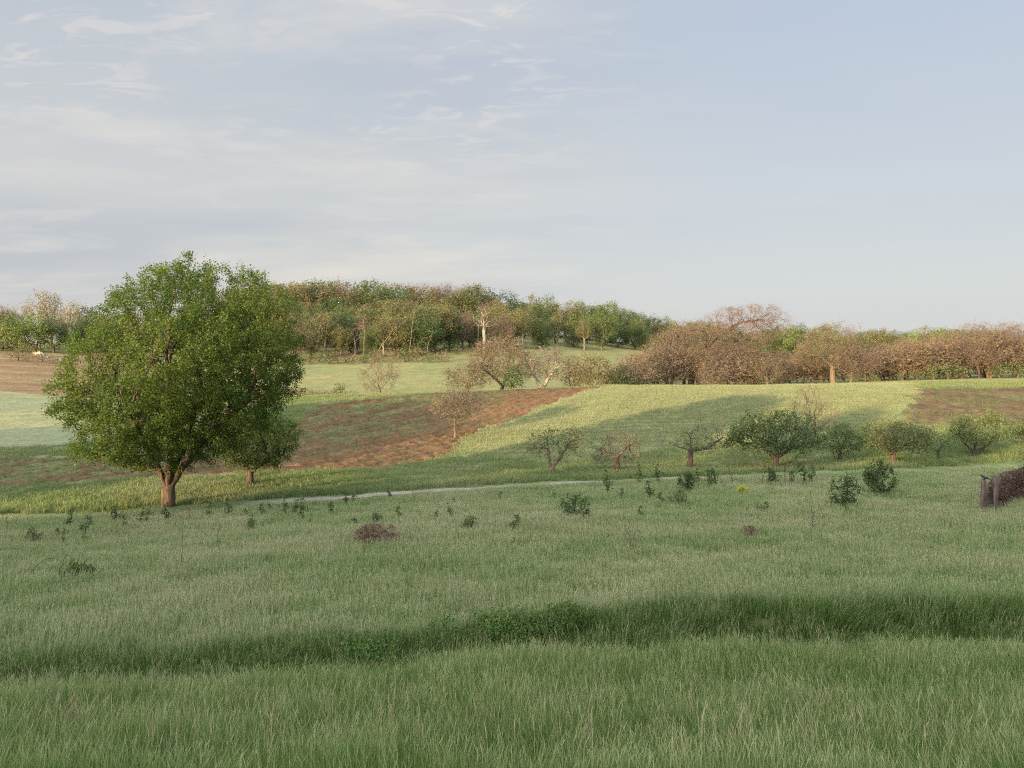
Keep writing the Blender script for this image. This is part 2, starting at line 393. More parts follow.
# ------------------------------------------------------------------ ground sheet
def build_ground():
    yb = -np.exp(np.linspace(math.log(400), math.log(4), 60)) + 8
    yf = np.concatenate([np.linspace(8, 30, 110), np.exp(np.linspace(math.log(30.3), math.log(130), 430)), np.exp(np.linspace(math.log(131), math.log(420), 150)), np.exp(np.linspace(math.log(430), math.log(3000), 30))])
    y = np.concatenate([yb, yf])
    W = np.where(y < 8, 8 + (8 - y) * .9, y)
    t = np.linspace(-.8, .8, 560)
    k = (np.arange(1, 41) / 40.) ** 2.2
    ext = np.maximum(700, .8 * W * 1.6)
    X = np.concatenate([-(.8 * W[:, None] + (ext - .8 * W)[:, None] * k[::-1][None]), W[:, None] * t[None], .8 * W[:, None] + (ext - .8 * W)[:, None] * k[None]], 1)
    Yg = np.repeat(y[:, None], X.shape[1], 1)
    x = X.ravel(); yy = Yg.ravel()
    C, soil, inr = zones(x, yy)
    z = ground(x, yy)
    dl = x * .88 - (yy - 82) * .47
    z = z + soil * sstep(135, 125, yy) * (.09 * np.sin(dl * 2 * math.pi / 1.5 + fbm(x * .3, yy * .3, 94, 2) * 3) + (fbm(x * 1.9, yy * 1.4, 95, 4) - .5) * .45)
    z = z - .05 * inr
    V = np.stack([x, yy, z], 1)
    nr, nc = X.shape; i = np.arange(nr - 1)[:, None] * nc + np.arange(nc - 1)[None]
    Fq = np.stack([i, i + 1, i + nc + 1, i + nc], -1).reshape(-1, 4)
    m, nt, N, L = newmat('land')
    at = N.new('ShaderNodeAttribute'); at.attribute_name = 'albedo'
    so = N.new('ShaderNodeAttribute'); so.attribute_name = 'soil'
    geo = N.new('ShaderNodeNewGeometry')
    n1 = N.new('ShaderNodeTexNoise'); n1.inputs['Scale'].default_value = 2.6; n1.inputs['Detail'].default_value = 7; n1.inputs['Roughness'].default_value = .65
    n2 = N.new('ShaderNodeTexNoise'); n2.inputs['Scale'].default_value = .35; n2.inputs['Detail'].default_value = 5
    for q in (n1, n2): L.new(geo.outputs['Position'], q.inputs['Vector'])
    def mrange(src, a, b, c, d):
        r_ = N.new('ShaderNodeMapRange'); r_.inputs[1].default_value = a; r_.inputs[2].default_value = b; r_.inputs[3].default_value = c; r_.inputs[4].default_value = d
        L.new(src, r_.inputs[0]); return r_.outputs[0]
    v1 = mrange(n1.outputs['Fac'], .3, .7, .62, 1.35); v2 = mrange(n2.outputs['Fac'], .3, .7, .85, 1.15)
    mu = N.new('ShaderNodeMath'); mu.operation = 'MULTIPLY'; L.new(v1, mu.inputs[0]); L.new(v2, mu.inputs[1])
    vm = N.new('ShaderNodeVectorMath'); vm.operation = 'SCALE'; L.new(at.outputs['Color'], vm.inputs[0]); L.new(mu.outputs[0], vm.inputs['Scale'])
    bp = N.new('ShaderNodeBump'); bp.inputs['Distance'].default_value = .25
    st = mrange(so.outputs['Fac'], 0, 1, .45, 1.0); L.new(st, bp.inputs['Strength']); L.new(n1.outputs['Fac'], bp.inputs['Height'])
    p = N.new('ShaderNodeBsdfPrincipled'); p.inputs['Roughness'].default_value = .95; p.inputs['Specular IOR Level'].default_value = .05
    L.new(vm.outputs[0], p.inputs['Base Color']); L.new(bp.outputs[0], p.inputs['Normal'])
    o = N.new('ShaderNodeOutputMaterial'); L.new(p.outputs[0], o.inputs[0])
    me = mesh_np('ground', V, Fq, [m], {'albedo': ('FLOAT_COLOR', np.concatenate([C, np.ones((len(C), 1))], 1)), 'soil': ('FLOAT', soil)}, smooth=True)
    tag(link('ground', me), kind='structure')
build_ground()

# the gravel track, laid just above the ground
def build_road():
    xs = np.arange(-12.2, 13.5, .3); yc = np.interp(xs, RX, RY); off = np.linspace(-.75, .75, 7)
    X = np.repeat(xs[:, None], 7, 1); Y = yc[:, None] + off[None] * (1 + .12 * (vnoise(xs, xs * 0, 9) - .5))[:, None]
    Z = ground(X.ravel(), Y.ravel()).reshape(X.shape) + .03 - .03 * np.abs(off / .75) ** 6
    V = np.stack([X, Y, Z], -1).reshape(-1, 3); i = np.arange(len(xs) - 1)[:, None] * 7 + np.arange(6)[None]
    Fq = np.stack([i, i + 1, i + 8, i + 7], -1).reshape(-1, 4)[:, ::-1]
    m = barkmat('gravel', (.19, .18, .155), (.28, .265, .23), 3, .3)
    tag(link('road', mesh_np('road', V, Fq, [m], smooth=True)), kind='structure')
build_road()

# ------------------------------------------------------------------ grass
def blades(rs, n, size, h, w, lean, seed=0., bend=.35):
    b = (rs.rand(n, 2) - .5) * size; hh = h * (.35 + .85 * rs.rand(n) ** 1.3); az = rs.rand(n) * 2 * math.pi
    sd = np.stack([np.cos(az), np.sin(az), 0 * az], 1); la = rs.rand(n) * 2 * math.pi
    ld = np.stack([np.cos(la), np.sin(la), 0 * la], 1) * (lean * (.3 + rs.rand(n)))[:, None] + np.array([.12, 0, 0])
    B = np.concatenate([b, np.full((n, 1), -.03)], 1); H = hh[:, None]; up = np.array([0, 0, 1.]); ww = (w * (.6 + .8 * rs.rand(n)))[:, None]
    mid = B + (up + ld * .35) * H * .55; tip = B + (up * .93 + ld * (.9 + bend)) * H
    V = np.stack([B - sd * ww * .5, B + sd * ww * .5, mid - sd * ww * .42, mid + sd * ww * .42, tip], 1)
    f = np.array([[0, 1, 3], [0, 3, 2], [2, 3, 4]]); Fq = (f[None] + (np.arange(n) * 5)[:, None, None]).reshape(-1, 3)
    rn = np.repeat(rs.rand(n), 5); T = np.tile([0, 0, .55, .55, 1.], n)
    Vs, Fs, A, TT = [V.reshape(-1, 3)], [Fq], [rn * .8], [T]
    k = int(n * seed)
    if k:   # flowering stalks with a slender pale head
        b = (rs.rand(k, 2) - .5) * size; hh = (h * (.95 + .45 * rs.rand(k)))[:, None]; la = rs.rand(k) * 2 * math.pi
        ld = np.stack([np.cos(la), np.sin(la), 0 * la], 1) * .18 + np.array([.1, 0, 0]); B = np.concatenate([b, np.zeros((k, 1))], 1)
        az = rs.rand(k) * 2 * math.pi; sd = np.stack([np.cos(az), np.sin(az), 0 * az], 1)
        neck = B + (up + ld * .6) * hh * .78; top = B + (up + ld) * hh; mdl = neck * .55 + top * .45; s = w * .35
        V = np.stack([B - sd * s, B + sd * s, neck - sd * s * .8, neck + sd * s * .8, mdl - sd * w * .7, mdl + sd * w * .7, top], 1)
        f = np.array([[0, 1, 3], [0, 3, 2], [2, 3, 5], [2, 5, 4], [4, 5, 6]])
        Fs.append((f[None] + (np.arange(k) * 7)[:, None, None]).reshape(-1, 3) + len(Vs[0])); Vs.append(V.reshape(-1, 3))
        A.append(np.full(k * 7, 1.0)); TT.append(np.ones(k * 7))
    return np.concatenate(Vs), np.concatenate(Fs), np.concatenate(A), np.concatenate(TT)
def grassmat(name, cols, drift, scale=.12, trans=.3):
    m, nt, N, L = newmat(name)
    at = N.new('ShaderNodeAttribute'); at.attribute_name = 'rnd'; geo = N.new('ShaderNodeNewGeometry')
    rp = ramp(N, [(i / (len(cols) - 1), c) for i, c in enumerate(cols)]); L.new(at.outputs['Fac'], rp.inputs[0])
    no = N.new('ShaderNodeTexNoise'); no.inputs['Scale'].default_value = scale; no.inputs['Detail'].default_value = 5; L.new(geo.outputs['Position'], no.inputs['Vector'])
    mr = N.new('ShaderNodeMapRange'); mr.inputs[1].default_value = .38; mr.inputs[2].default_value = .64; L.new(no.outputs['Fac'], mr.inputs[0])
    mix = N.new('ShaderNodeMix'); mix.data_type = 'RGBA'; mix.blend_type = 'MULTIPLY'; mix.inputs[7].default_value = (*drift, 1)
    L.new(mr.outputs[0], mix.inputs[0]); L.new(rp.outputs[0], mix.inputs[6])
    df = N.new('ShaderNodeBsdfPrincipled'); df.inputs['Roughness'].default_value = .55; df.inputs['Specular IOR Level'].default_value = .3
    tr = N.new('ShaderNodeBsdfTranslucent'); mx = N.new('ShaderNodeMixShader'); mx.inputs[0].default_value = trans; out = N.new('ShaderNodeOutputMaterial')
    L.new(mix.outputs[2], df.inputs['Base Color']); L.new(mix.outputs[2], tr.inputs['Color'])
    L.new(df.outputs[0], mx.inputs[1]); L.new(tr.outputs[0], mx.inputs[2]); L.new(mx.outputs[0], out.inputs[0])
    return m
def instanced(name, variants, pts, rot, scl, pick, mat, label, cat='grass', nfaces=3):
    """one object: points + the clump variants, spread over the points by a small node tree"""
    V = [pts]; Fs = []; var = [np.full(len(pts), -1)]; A = [np.zeros(len(pts))]; o = len(pts)
    for i, (v, f, a) in enumerate(variants):
        V.append(v); Fs.append(f + o); o += len(v); var.append(np.full(len(v), i)); A.append(a)
    rest = o - len(pts)
    me = mesh_np(name, np.concatenate(V), np.concatenate(Fs), [mat], {
        'var': ('INT', np.concatenate(var)), 'rnd': ('FLOAT', np.concatenate(A)),
        'rot': ('FLOAT_VECTOR', np.concatenate([rot, np.zeros((rest, 3))])), 'scl': ('FLOAT_VECTOR', np.concatenate([scl, np.ones((rest, 3))])),
        'pick': ('INT', np.concatenate([pick, np.zeros(rest, int)]))})
    ob = tag(link(name, me), label, cat, kind='stuff')
    ng = bpy.data.node_groups.new(name, 'GeometryNodeTree')
    ng.interface.new_socket('Geometry', in_out='INPUT', socket_type='NodeSocketGeometry'); ng.interface.new_socket('Geometry', in_out='OUTPUT', socket_type='NodeSocketGeometry')
    N, L = ng.nodes, ng.links; gi = N.new('NodeGroupInput'); go = N.new('NodeGroupOutput')
    def attr(n_, t):
        a = N.new('GeometryNodeInputNamedAttribute'); a.data_type = t; a.inputs[0].default_value = n_
        return next(s for s in a.outputs if s.enabled and s.name == 'Attribute')
    av = attr('var', 'INT')
    def sep(k):
        c = N.new('FunctionNodeCompare'); c.data_type = 'INT'; c.operation = 'EQUAL'; L.new(av, c.inputs[2]); c.inputs[3].default_value = k
        s = N.new('GeometryNodeSeparateGeometry'); s.domain = 'POINT'; L.new(gi.outputs[0], s.inputs[0]); L.new(c.outputs[0], s.inputs[1]); return s.outputs[0]
    jn = N.new('GeometryNodeJoinGeometry')
    for k in range(len(variants)):
        g = N.new('GeometryNodeGeometryToInstance'); L.new(sep(k), g.inputs[0]); L.new(g.outputs[0], jn.inputs[0])
    ip = N.new('GeometryNodeInstanceOnPoints'); L.new(sep(-1), ip.inputs['Points']); L.new(jn.outputs[0], ip.inputs['Instance'])
    ip.inputs['Pick Instance'].default_value = True
    L.new(attr('pick', 'INT'), ip.inputs['Instance Index']); L.new(attr('rot', 'FLOAT_VECTOR'), ip.inputs['Rotation']); L.new(attr('scl', 'FLOAT_VECTOR'), ip.inputs['Scale'])
    L.new(ip.outputs[0], go.inputs[0])
    md = ob.modifiers.new('spread', 'NODES'); md.node_group = ng
    return ob
def scatter(rs, y0, y1, sp, mg=90, jit=.5):
    n = int((y1 - y0) / sp) + 1; out = []
    for i in range(n):
        y = y0 + i * sp; h = (512 + mg) / F * y + 1; k = int(2 * h / sp) + 1
        x = -h + np.arange(k) * sp; out.append(np.stack([x + (rs.rand(k) - .5) * sp * jit * 2, y + (rs.rand(k) - .5) * sp * jit * 2], 1))
    return np.concatenate(out)
def tilt(x, y, rz):
    e = .3; gx = (ground(x + e, y) - ground(x - e, y)) / (2 * e); gy = (ground(x, y + e) - ground(x, y - e)) / (2 * e)
    out = np.zeros((len(x), 3))
    for i in range(len(x)):
        nrm = Vector((-gx[i], -gy[i], 1)).normalized(); q = Vector((0, 0, 1)).rotation_difference(nrm)
        out[i] = (q.to_matrix() @ Matrix.Rotation(rz[i], 3, 'Z')).to_euler()
    return out
def field(name, rs, xy, variants, mat, hs, label, mask=None, cat='grass', w=1.):
    x, y = xy[:, 0], xy[:, 1]
    if mask is not None:
        k = mask(x, y); x, y = x[k], y[k]
    rz = (rs.randint(4, size=len(x)) * math.pi / 2 + (rs.rand(len(x)) - .5) * .6) * (1 if w == 1. else 1)
    rot = tilt(x, y, rz); h = hs(x, y)
    scl = np.stack([np.full(len(x), w), np.full(len(x), w), h], 1)
    return instanced(name, variants, np.stack([x, y, ground(x, y)], 1), rot, scl, rs.randint(len(variants), size=len(x)), mat, label, cat)
rs = R(11)
G_near = grassmat('foreground_grass', [(.065, .13, .027), (.11, .195, .046), (.16, .25, .068), (.205, .29, .10), (.29, .335, .165)], (.75, .85, .7), .5, .4)
G_mid = grassmat('meadow_grass', [(.135, .205, .068), (.17, .25, .09), (.21, .29, .115), (.255, .325, .145), (.36, .37, .225)], (.74, .88, .72), .16, .4)
G_bank = grassmat('bank_grass', [(.05, .115, .02), (.085, .16, .035), (.12, .20, .055), (.165, .24, .085), (.27, .30, .17)], (.8, .88, .75), .6, .4)
G_far = grassmat('slope_grass', [(.15, .20, .085), (.19, .24, .105), (.23, .275, .13), (.28, .30, .15)], (.74, .85, .68), .12, .4)
G_crop = grassmat('young_corn', [(.245, .28, .155), (.275, .305, .17), (.305, .33, .185)], (.93, .96, .9), .05, .4)
G_weed = grassmat('field_weed', [(.10, .145, .055), (.13, .17, .07), (.16, .195, .09)], (.85, .9, .8), .2, .4)
def V3(t): return (t[0], t[1], t[2])
near_v = [V3(blades(rs, 1050, .62, .40, .0045, .26, .045)) for _ in range(5)]
bank_v = [V3(blades(rs, 620, .55, .37, .0055, .26, .05)) for _ in range(4)]
mid_v = [V3(blades(rs, 1300, 1.15, .27, .0075, .26, .09)) for _ in range(5)]
far_v = [V3(blades(rs, 750, 2.3, .25, .024, .4, .03)) for _ in range(4)]
weed_v = [V3(blades(rs, 60, 1.6, .22, .05, .8, 0)) for _ in range(4)]
crop_v = [V3(blades(rs, 1100, 2.3, .26, .022, .2, 0)) for _ in range(3)]
short = lambda x, y: .5 + .5 * np.clip(sstep(-.75, -1.35, y - foot(x)) + sstep(0, .3, y - foot(x)), 0, 1)
field('foreground_grass', rs, scatter(rs, 6.5, 15.5, .42, 140), near_v, G_near,
      lambda x, y: short(x, y) * (.55 + .9 * fbm(x * .8, y * .8, 3)), 'tall green meadow grass filling the foreground below the bank', lambda x, y: (y < foot(x) + .1))
field('bank_grass', rs, scatter(rs, 11, 20, .38, 140), bank_v, G_bank,
      lambda x, y: (.7 + .6 * fbm(x * .5, y * .5, 13)) * (.75 + .40 * sstep(-2, 6, x)), 'dark lush grass growing along the foreground bank', lambda x, y: (y > foot(x) - .25) & (y < foot(x) + .55 + .35 * sstep(0, -5, x) + .9 * vnoise(x * .9, x * 0, 4)))
field('meadow_grass', rs, scatter(rs, 13, 62, .8, 110), mid_v, G_mid,
      lambda x, y: (.65 + .7 * fbm(x * .25, y * .25, 23)), 'pale sage green meadow grass with seed heads beyond the bank',
      lambda x, y: (y > foot(x) + .8) & ((road_d(x, y) < -1.9) | ((x < -17) & (road_d(x, y) < -1.0))))
field('slope_grass', rs, scatter(rs, 42, 124, 1.7, 90), far_v, G_far,
      lambda x, y: .5 + .9 * fbm(x * .2, y * .2, 33), 'rough green grass on the orchard slope above the track',
      lambda x, y: (road_d(x, y) > 1.9) & ~inpoly(x, y, PL_CROP) & ~inpoly(x, y, PL_SOIL) & ~inpoly(x, y, PL_BROWN) & ~inpoly(x, y, PL_LGREEN))
field('field_crop', rs, scatter(rs, 62, 122, 1.6, 60, .28), crop_v, G_crop,
      lambda x, y: .8 + .3 * fbm(x * .2, y * .2, 43), 'even pale green young crop covering the sunlit field', lambda x, y: inpoly(x, y, PL_CROP), 'crop')
field('field_weeds', rs, scatter(rs, 48, 124, 1.4, 60), weed_v, G_weed,
      lambda x, y: .3 + .7 * fbm(x * .3, y * .3, 53), 'green weeds sprouting over the ploughed field',
      lambda x, y: (inpoly(x, y, PL_SOIL) & (fbm((x * .88 - (y - 82) * .47) * .7, y * .1, 55) + .10 * sstep(0, -20, x) > .56)) | (inpoly(x, y, PL_BROWN) & (fbm(x * .3, y * .3, 57) > .52)), 'weeds')
G_stalk = grassmat('seed_stalk', [(.16, .20, .08), (.22, .24, .12), (.30, .28, .18), (.34, .31, .21)], (.9, .85, .8), .4, .3)
field('seed_stalks', rs, scatter(rs, 7, 34, .75, 100), [V3(blades(rs, 8, .9, .42, .005, .2, 1.6)) for _ in range(5)], G_stalk,
      lambda x, y: (.7 + .6 * fbm(x * .3, y * .3, 83)) * np.where(y > foot(x), .85, 1.15), 'thin pale seed stalks standing above the meadow grass', lambda x, y: (np.abs(y - foot(x)) > .5) & (fbm(x * .35, y * .35, 84) > .40) & (road_d(x, y) < -2))
# nettles on the bank and the strip of rank grass along the far side of the track
def herb(rs, n, size, h):
    V, Fq, A = [], [], []; c = (rs.rand(n, 2) - .5) * size; hh = h * (.5 + .7 * rs.rand(n)); cen = []
    for i in range(n):
        for t in np.linspace(.2, 1, 8): cen += [(c[i, 0], c[i, 1], hh[i] * t)] * 3
    cen = np.array(cen); v, f, a = sprays(cen, np.tile([1., 0, 0], (len(cen), 1)), rs, 1, .035, .06, .03, 1.0, 0)
    return v, np.concatenate([f[:, [0, 1, 2]], f[:, [0, 2, 3]]]), a
nv = [herb(rs, 22, .6, .34) for _ in range(3)]
field('nettles', rs, scatter(rs, 12, 16, .33, 0), nv, leafmat('nettle_leaf', [(.045, .10, .018), (.075, .15, .03), (.11, .20, .045)], .35), lambda x, y: .7 + .5 * fbm(x, y, 3), 'leafy dark nettles clumped on the middle of the bank',
      lambda x, y: (y > foot(x) + .12) & (y < foot(x) + .8) & (((x > -2.9) & (x < -1.2)) | ((x > -.9) & (x < 1.2))) & (fbm(x * 1.2, y * 1.2, 66) > .46), 'nettles')
G_verge = G_bank
field('verge_grass', rs, scatter(rs, 38, 72, .9, 60), [V3(blades(rs, 620, 1.1, .30, .018, .35, .03)) for _ in range(3)], G_far,
      lambda x, y: .8 + .6 * fbm(x * .5, y * .5, 7), 'rank green grass along the far edge of the track', lambda x, y: (road_d(x, y) > 1.6) & (road_d(x, y) < 3.4))

# ------------------------------------------------------------------ the big tree
def pxprof(cx, base, sc, rows):
    """picture outline -> (height, left, right) in metres"""
    return [((base - r) / sc, (l - cx) / sc, (q - cx) / sc) for r, l, q in rows]
loc = P(168, 507); sc = F / loc[1]
prof = pxprof(168, 507, sc * 1.07, [(470, 130, 196), (455, 66, 226), (444, 54, 240), (432, 60, 258), (410, 44, 280), (388, 40, 302), (360, 52, 303), (335, 66, 304), (312, 86, 302), (296, 98, 294), (278, 114, 276), (262, 134, 254), (253, 178, 226)])
prof = [(h_ * 1.04 if h_ > 6 else h_ * 1.03, a_ + .35, b_ + .5) for h_, a_, b_ in prof]
H = lambda *a: tuple(a)
st = [[(0, 0, -.3), (.05, 0, .5), (.0, .0, .9)],
      [(.0, .0, .9), (-.45, .1, 1.9), (-1.1, .2, 3.1), (-2.0, -.3, 5.2)], [(.0, .0, .9), (.18, -.2, 2.4), (.3, -.3, 3.6), (.2, -.4, 6.5)], [(.0, .0, .9), (.55, .15, 1.9), (1.5, .3, 3.3), (2.8, .5, 4.7), (4.3, .2, 5.8)],
      [(.0, .0, .9), (-.2, -.35, 1.9), (-.6, -.9, 3.0), (-1.0, -2.2, 5.0)], [(.0, .0, .9), (.2, .4, 2.0), (.5, 1.0, 3.2), (.6, 2.4, 5.5)], [(-1.1, .2, 3.1), (-3.0, .4, 4.4), (-4.6, 0, 5.0)]]
big = build_tree('broadleaf_tree', prof, 5600, .30, .37, .010,
                 [('crown', M['leaf_big'], 40, .14, .10, .075, .8, .3), ('crown', M['twig'], .5, .1, .35, .012, 0, 1.)], M['bark_red'], 5,
                 lobes=150, lr=1.3, fill=.33, stems=st, dk=.34, sy=.85, maxn=12000, leafnode=.026, trop=(0, 0, .08), jit=.22, flare=.15)
put(big, loc, 0, 1, 'large round-crowned green tree with stout forked trunk standing alone by the track')

loc = P(249, 484); sc = F / loc[1]
prof = pxprof(249, 484, sc * 1.05, [(466, 222, 286), (455, 214, 300), (436, 216, 306), (424, 224, 304), (414, 238, 296), (407, 252, 284)])
t2 = build_tree('leafy_tree', prof, 1500, .26, .22, .010, [('crown', M['leaf_big'], 14, .16, .12, .085, .8, .3), ('crown', M['leaf_fresh'], 5, .16, .12, .085, .8, .3)], M['bark_dark'], 9, lobes=26, lr=1.1, fill=.1,
                stems=[[(0, 0, -.2), (.1, 0, .8)], [(.1, 0, .8), (-.7, .1, 1.5), (-1.6, 0, 2.0)], [(.1, 0, .8), (1.1, 0, 1.5), (2.2, .1, 1.9)]], dk=.3, leafnode=.022)
put(t2, loc, 0, 1, 'smaller leafy tree with low forked dark trunk just right of the large tree')

# ------------------------------------------------------------------ orchard trees
def orchard(px, row, rows, seed, name, label, bark, leafs, natt=900, R0=.16, stems=None, lobes=16, lr=.8, D=.22, fill=.2, group=None, base=None, jit=.28, cat='tree', sy=.95):
    loc = P(px, row); base = base or (row if row > 0 else HOR - loc[2] / loc[1] * F); sc = F / loc[1]
    t = build_tree(name, pxprof(px, base, sc * .93, rows), natt, D, R0, .008, leafs, bark, seed, lobes=lobes, lr=lr, fill=fill, stems=stems, dk=D * 1.3, jit=jit, leafnode=.022, sy=sy, maxn=6000)
    return put(t, loc, 0, 1, label, cat, group)
LO = M['leaf_orch']
orchard(552, 473, [(458, 528, 578), (448, 520, 588), (438, 524, 586), (429, 536, 576)], 21, 'orchard_tree', 'thin orchard tree with two leaning stems and sparse yellow-green leaves, leftmost of the orchard row',
        M['bark_tan'], [('crown', LO, 5, .14, .14, .09, .6, .3), ('crown', M['twig'], 2, .1, .3, .014, 0, 1)], 420, .17,
        [[(0, 0, -.1), (-.05, 0, .25)], [(-.05, 0, .25), (-.25, 0, 1.3), (-.35, 0, 2.3)], [(-.05, 0, .25), (.55, 0, 1.1), (1.25, 0, 2.2)]], 9, .75)
orchard(617, 470, [(466, 598, 640), (455, 590, 645), (440, 590, 644), (431, 604, 640)], 22, 'gnarled_tree', 'gnarled nearly leafless fruit tree with hunched purplish brown branches',
        M['bark_dark'], [('crown', M['twig_grey'], 5, .12, .26, .025, 0, .8), ('crown', LO, 2, .14, .11, .07, .6, .3)], 700, .22,
        [[(0, 0, -.1), (-.1, 0, .9)], [(-.1, 0, .9), (-.5, 0, 1.35), (-1.1, 0, 1.3)], [(-.1, 0, .9), (.5, 0, 1.5), (1.2, 0, 2.1)]], 12, .6)
orchard(690, 468, [(452, 662, 724), (443, 662, 738), (434, 676, 738), (425, 690, 730)], 23, 'gnarled_tree', 'gnarled orchard tree with a bare left arm and a yellowish leafy right side',
        M['bark_dark'], [('crown', LO, 4, .15, .13, .08, .6, .3), ('crown', M['twig'], 2, .1, .3, .016, 0, 1)], 420, .2,
        [[(0, 0, -.1), (.0, 0, 1.3)], [(0, 0, 1.3), (-1.2, 0, 1.7), (-2., 0, 1.4)], [(0, 0, 1.3), (.1, .1, 2.2), (-.3, 0, 2.8)], [(0, 0, 1.3), (1.3, 0, 1.5), (2.5, 0, 2.3)]], 10, .6)
orchard(776, 468, [(457, 748, 800), (449, 730, 826), (438, 728, 828), (424, 734, 815), (413, 748, 790)], 24, 'blossoming_tree', 'broad dense fruit tree flecked with pale blossom, fullest crown of the orchard',
        M['bark_dark'], [('crown', M['leaf_blossom'], 12, .17, .14, .09, .8, .3)], 1500, .2, [[(0, 0, -.1), (0, 0, .7)], [(0, 0, .7), (-1, 0, 1.6)], [(0, 0, .7), (1.2, 0, 1.5)]], 30, .85)
orchard(812, -70, [(440, 806, 820), (420, 786, 836), (404, 790, 836), (389, 800, 826)], 25, 'bare_tree', 'slender leafless grey-brown tree rising behind the blossoming orchard tree',
        M['bark'], [('crown', M['twig'], 5, .1, .45, .016, 0, 1.2)], 700, .14, None, 16, .9, .26)
orchard(840, 461, [(455, 828, 854), (447, 826, 858), (436, 828, 856), (427, 832, 850)], 26, 'orchard_tree', 'small rounded green orchard tree between the two broad ones',
        M['bark_dark'], [('crown', M['leaf_dark'], 6, .17, .13, .08, .8, .3), ('crown', LO, 5, .17, .13, .08, .8, .3)], 700, .12, None, 14, .7)
orchard(893, 463, [(452, 868, 922), (445, 859, 932), (434, 860, 932), (424, 872, 912)], 27, 'orchard_tree', 'wide low orchard tree with brownish new leaves and a short trunk',
        M['bark'], [('crown', LO, 8, .17, .13, .08, .8, .3), ('crown', M['bud'], 3, .17, .13, .08, .8, .3)], 1100, .2,
        [[(0, 0, -.1), (0, 0, .8)], [(0, 0, .8), (-1, 0, 1.5)], [(0, 0, .8), (.3, 0, 1.9)], [(0, 0, .8), (1.2, 0, 1.5)]], 20, .8)
orchard(974, 456, [(446, 956, 992), (438, 947, 1008), (426, 949, 1010), (416, 962, 1002)], 28, 'orchard_tree', 'orchard tree with many stems spreading like a bowl, near the right edge',
        M['bark_dark'], [('crown', LO, 8, .17, .13, .08, .8, .3), ('crown', M['leaf_fresh'], 2, .17, .13, .08, .8, .3)], 1000, .17,
        [[(0, 0, -.1), (0, 0, .25)], [(0, 0, .25), (-.7, 0, .9), (-1.2, 0, 1.8)], [(0, 0, .25), (.2, 0, 1.6)], [(0, 0, .25), (1.1, 0, .8), (1.8, 0, 1.6)]], 16, .75)
orchard(1034, 455, [(448, 1016, 1060), (436, 1008, 1066), (424, 1014, 1060), (416, 1026, 1048)], 29, 'orchard_tree', 'green orchard tree cut off by the right edge',
        M['bark_dark'], [('crown', LO, 9, .17, .13, .08, .8, .3)], 800, .15, None, 14, .75)
orchard(938, 459, [(452, 926, 952), (442, 922, 956), (434, 930, 950)], 31, 'leafy_bush', 'small green bush between the two rightmost orchard trees',
        M['bark_dark'], [('crown', M['leaf_mid'], 6, .15, .13, .08, .8, .3)], 260, .08, None, 8, .5, cat='bush')
# thin tree in the ploughed field and bare tree on the far meadow
orchard(455, 438, [(424, 444, 468), (412, 430, 480), (402, 428, 482), (392, 440, 476)], 32, 'thin_tree', 'thin young tree with pale trunk at the edge of the ploughed field',
        M['bark_tan'], [('crown', M['twig_grey'], 7, .16, .35, .03, 0, 1), ('crown', M['bud'], 4, .18, .14, .09, .6, .3)], 760, .10, [[(0, 0, -.1), (0, 0, 1.6), (.1, 0, 3)]], 16, .9, .26)
orchard(380, -128, [(392, 366, 392), (378, 358, 402), (362, 362, 402), (349, 374, 390)], 33, 'budding_tree', 'upright twiggy tree standing against the far meadow',
        M['bark_tan'], [('crown', M['twig'], 6, .22, .6, .035, 0, 1), ('crown', M['bud'], 3, .2, .16, .12, .6, .3)], 700, .2, None, 14, 1.2, .4)

# ------------------------------------------------------------------ crest hedgerow and big bare oaks (130-175 m)
TW, BD = M['twig'], M['bud']
def crest(px, Y, rows, seed, name, label, bark, leafs, natt=900, R0=.3, stems=None, lobes=16, lr=1.6, D=.5, fill=.4, cat='tree', group=None, jit=.28, di=1e9):
    loc = wpt(px, Y); base = HOR - loc[2] / Y * F; sc = F / Y
    t = build_tree(name, pxprof(px, base, sc, rows), natt, D, R0, .016, leafs, bark, seed, lobes=lobes, lr=lr, fill=fill, stems=stems, dk=D * 1.25, jit=jit, leafnode=.05, maxn=7000, di=di)
    return put(t, loc, 0, 1, label, cat, group)
def oakleaf(m1=TW, m2=BD, a=5, b=3): return [('crown', m1, a, .35, .9, .05, 0, 1.1), ('crown', m2, b, .35, .26, .18, .5, .3)]
crest(690, 158, [(368, 655, 735), (350, 642, 765), (335, 648, 790), (322, 690, 792), (312, 706, 786), (303, 726, 768)], 41, 'oak_tree', 'tallest bare oak with spreading reddish crown breaking the skyline',
      M['bark_red'], [('crown', TW, 5, .35, .6, .035, 0, 1.1), ('crown', M['twig_red'], 5, .35, .22, .10, .4, .5)], 3200, .62,
      [[(0, 0, -.3), (.6, 0, 4.0)], [(.6, 0, 4), (3, 0, 7.5), (5.5, 0, 10.5)], [(3, 0, 7.5), (8, .5, 9.2), (12, .5, 10)], [(.6, 0, 4), (-2.5, 0, 7)], [(5.5, 0, 10.5), (9.5, 0, 13)], [(5.5, 0, 10.5), (5.5, 0, 13.5)], [(3, 0, 7.5), (2.5, -3, 10)], [(3, 0, 7.5), (5, 3, 11)], [(9.5, 0, 13), (13, 0, 13.5)], [(5.5, 0, 10.5), (8.5, -2, 12)]], 70, 1.7, .5, .5, di=4.5)
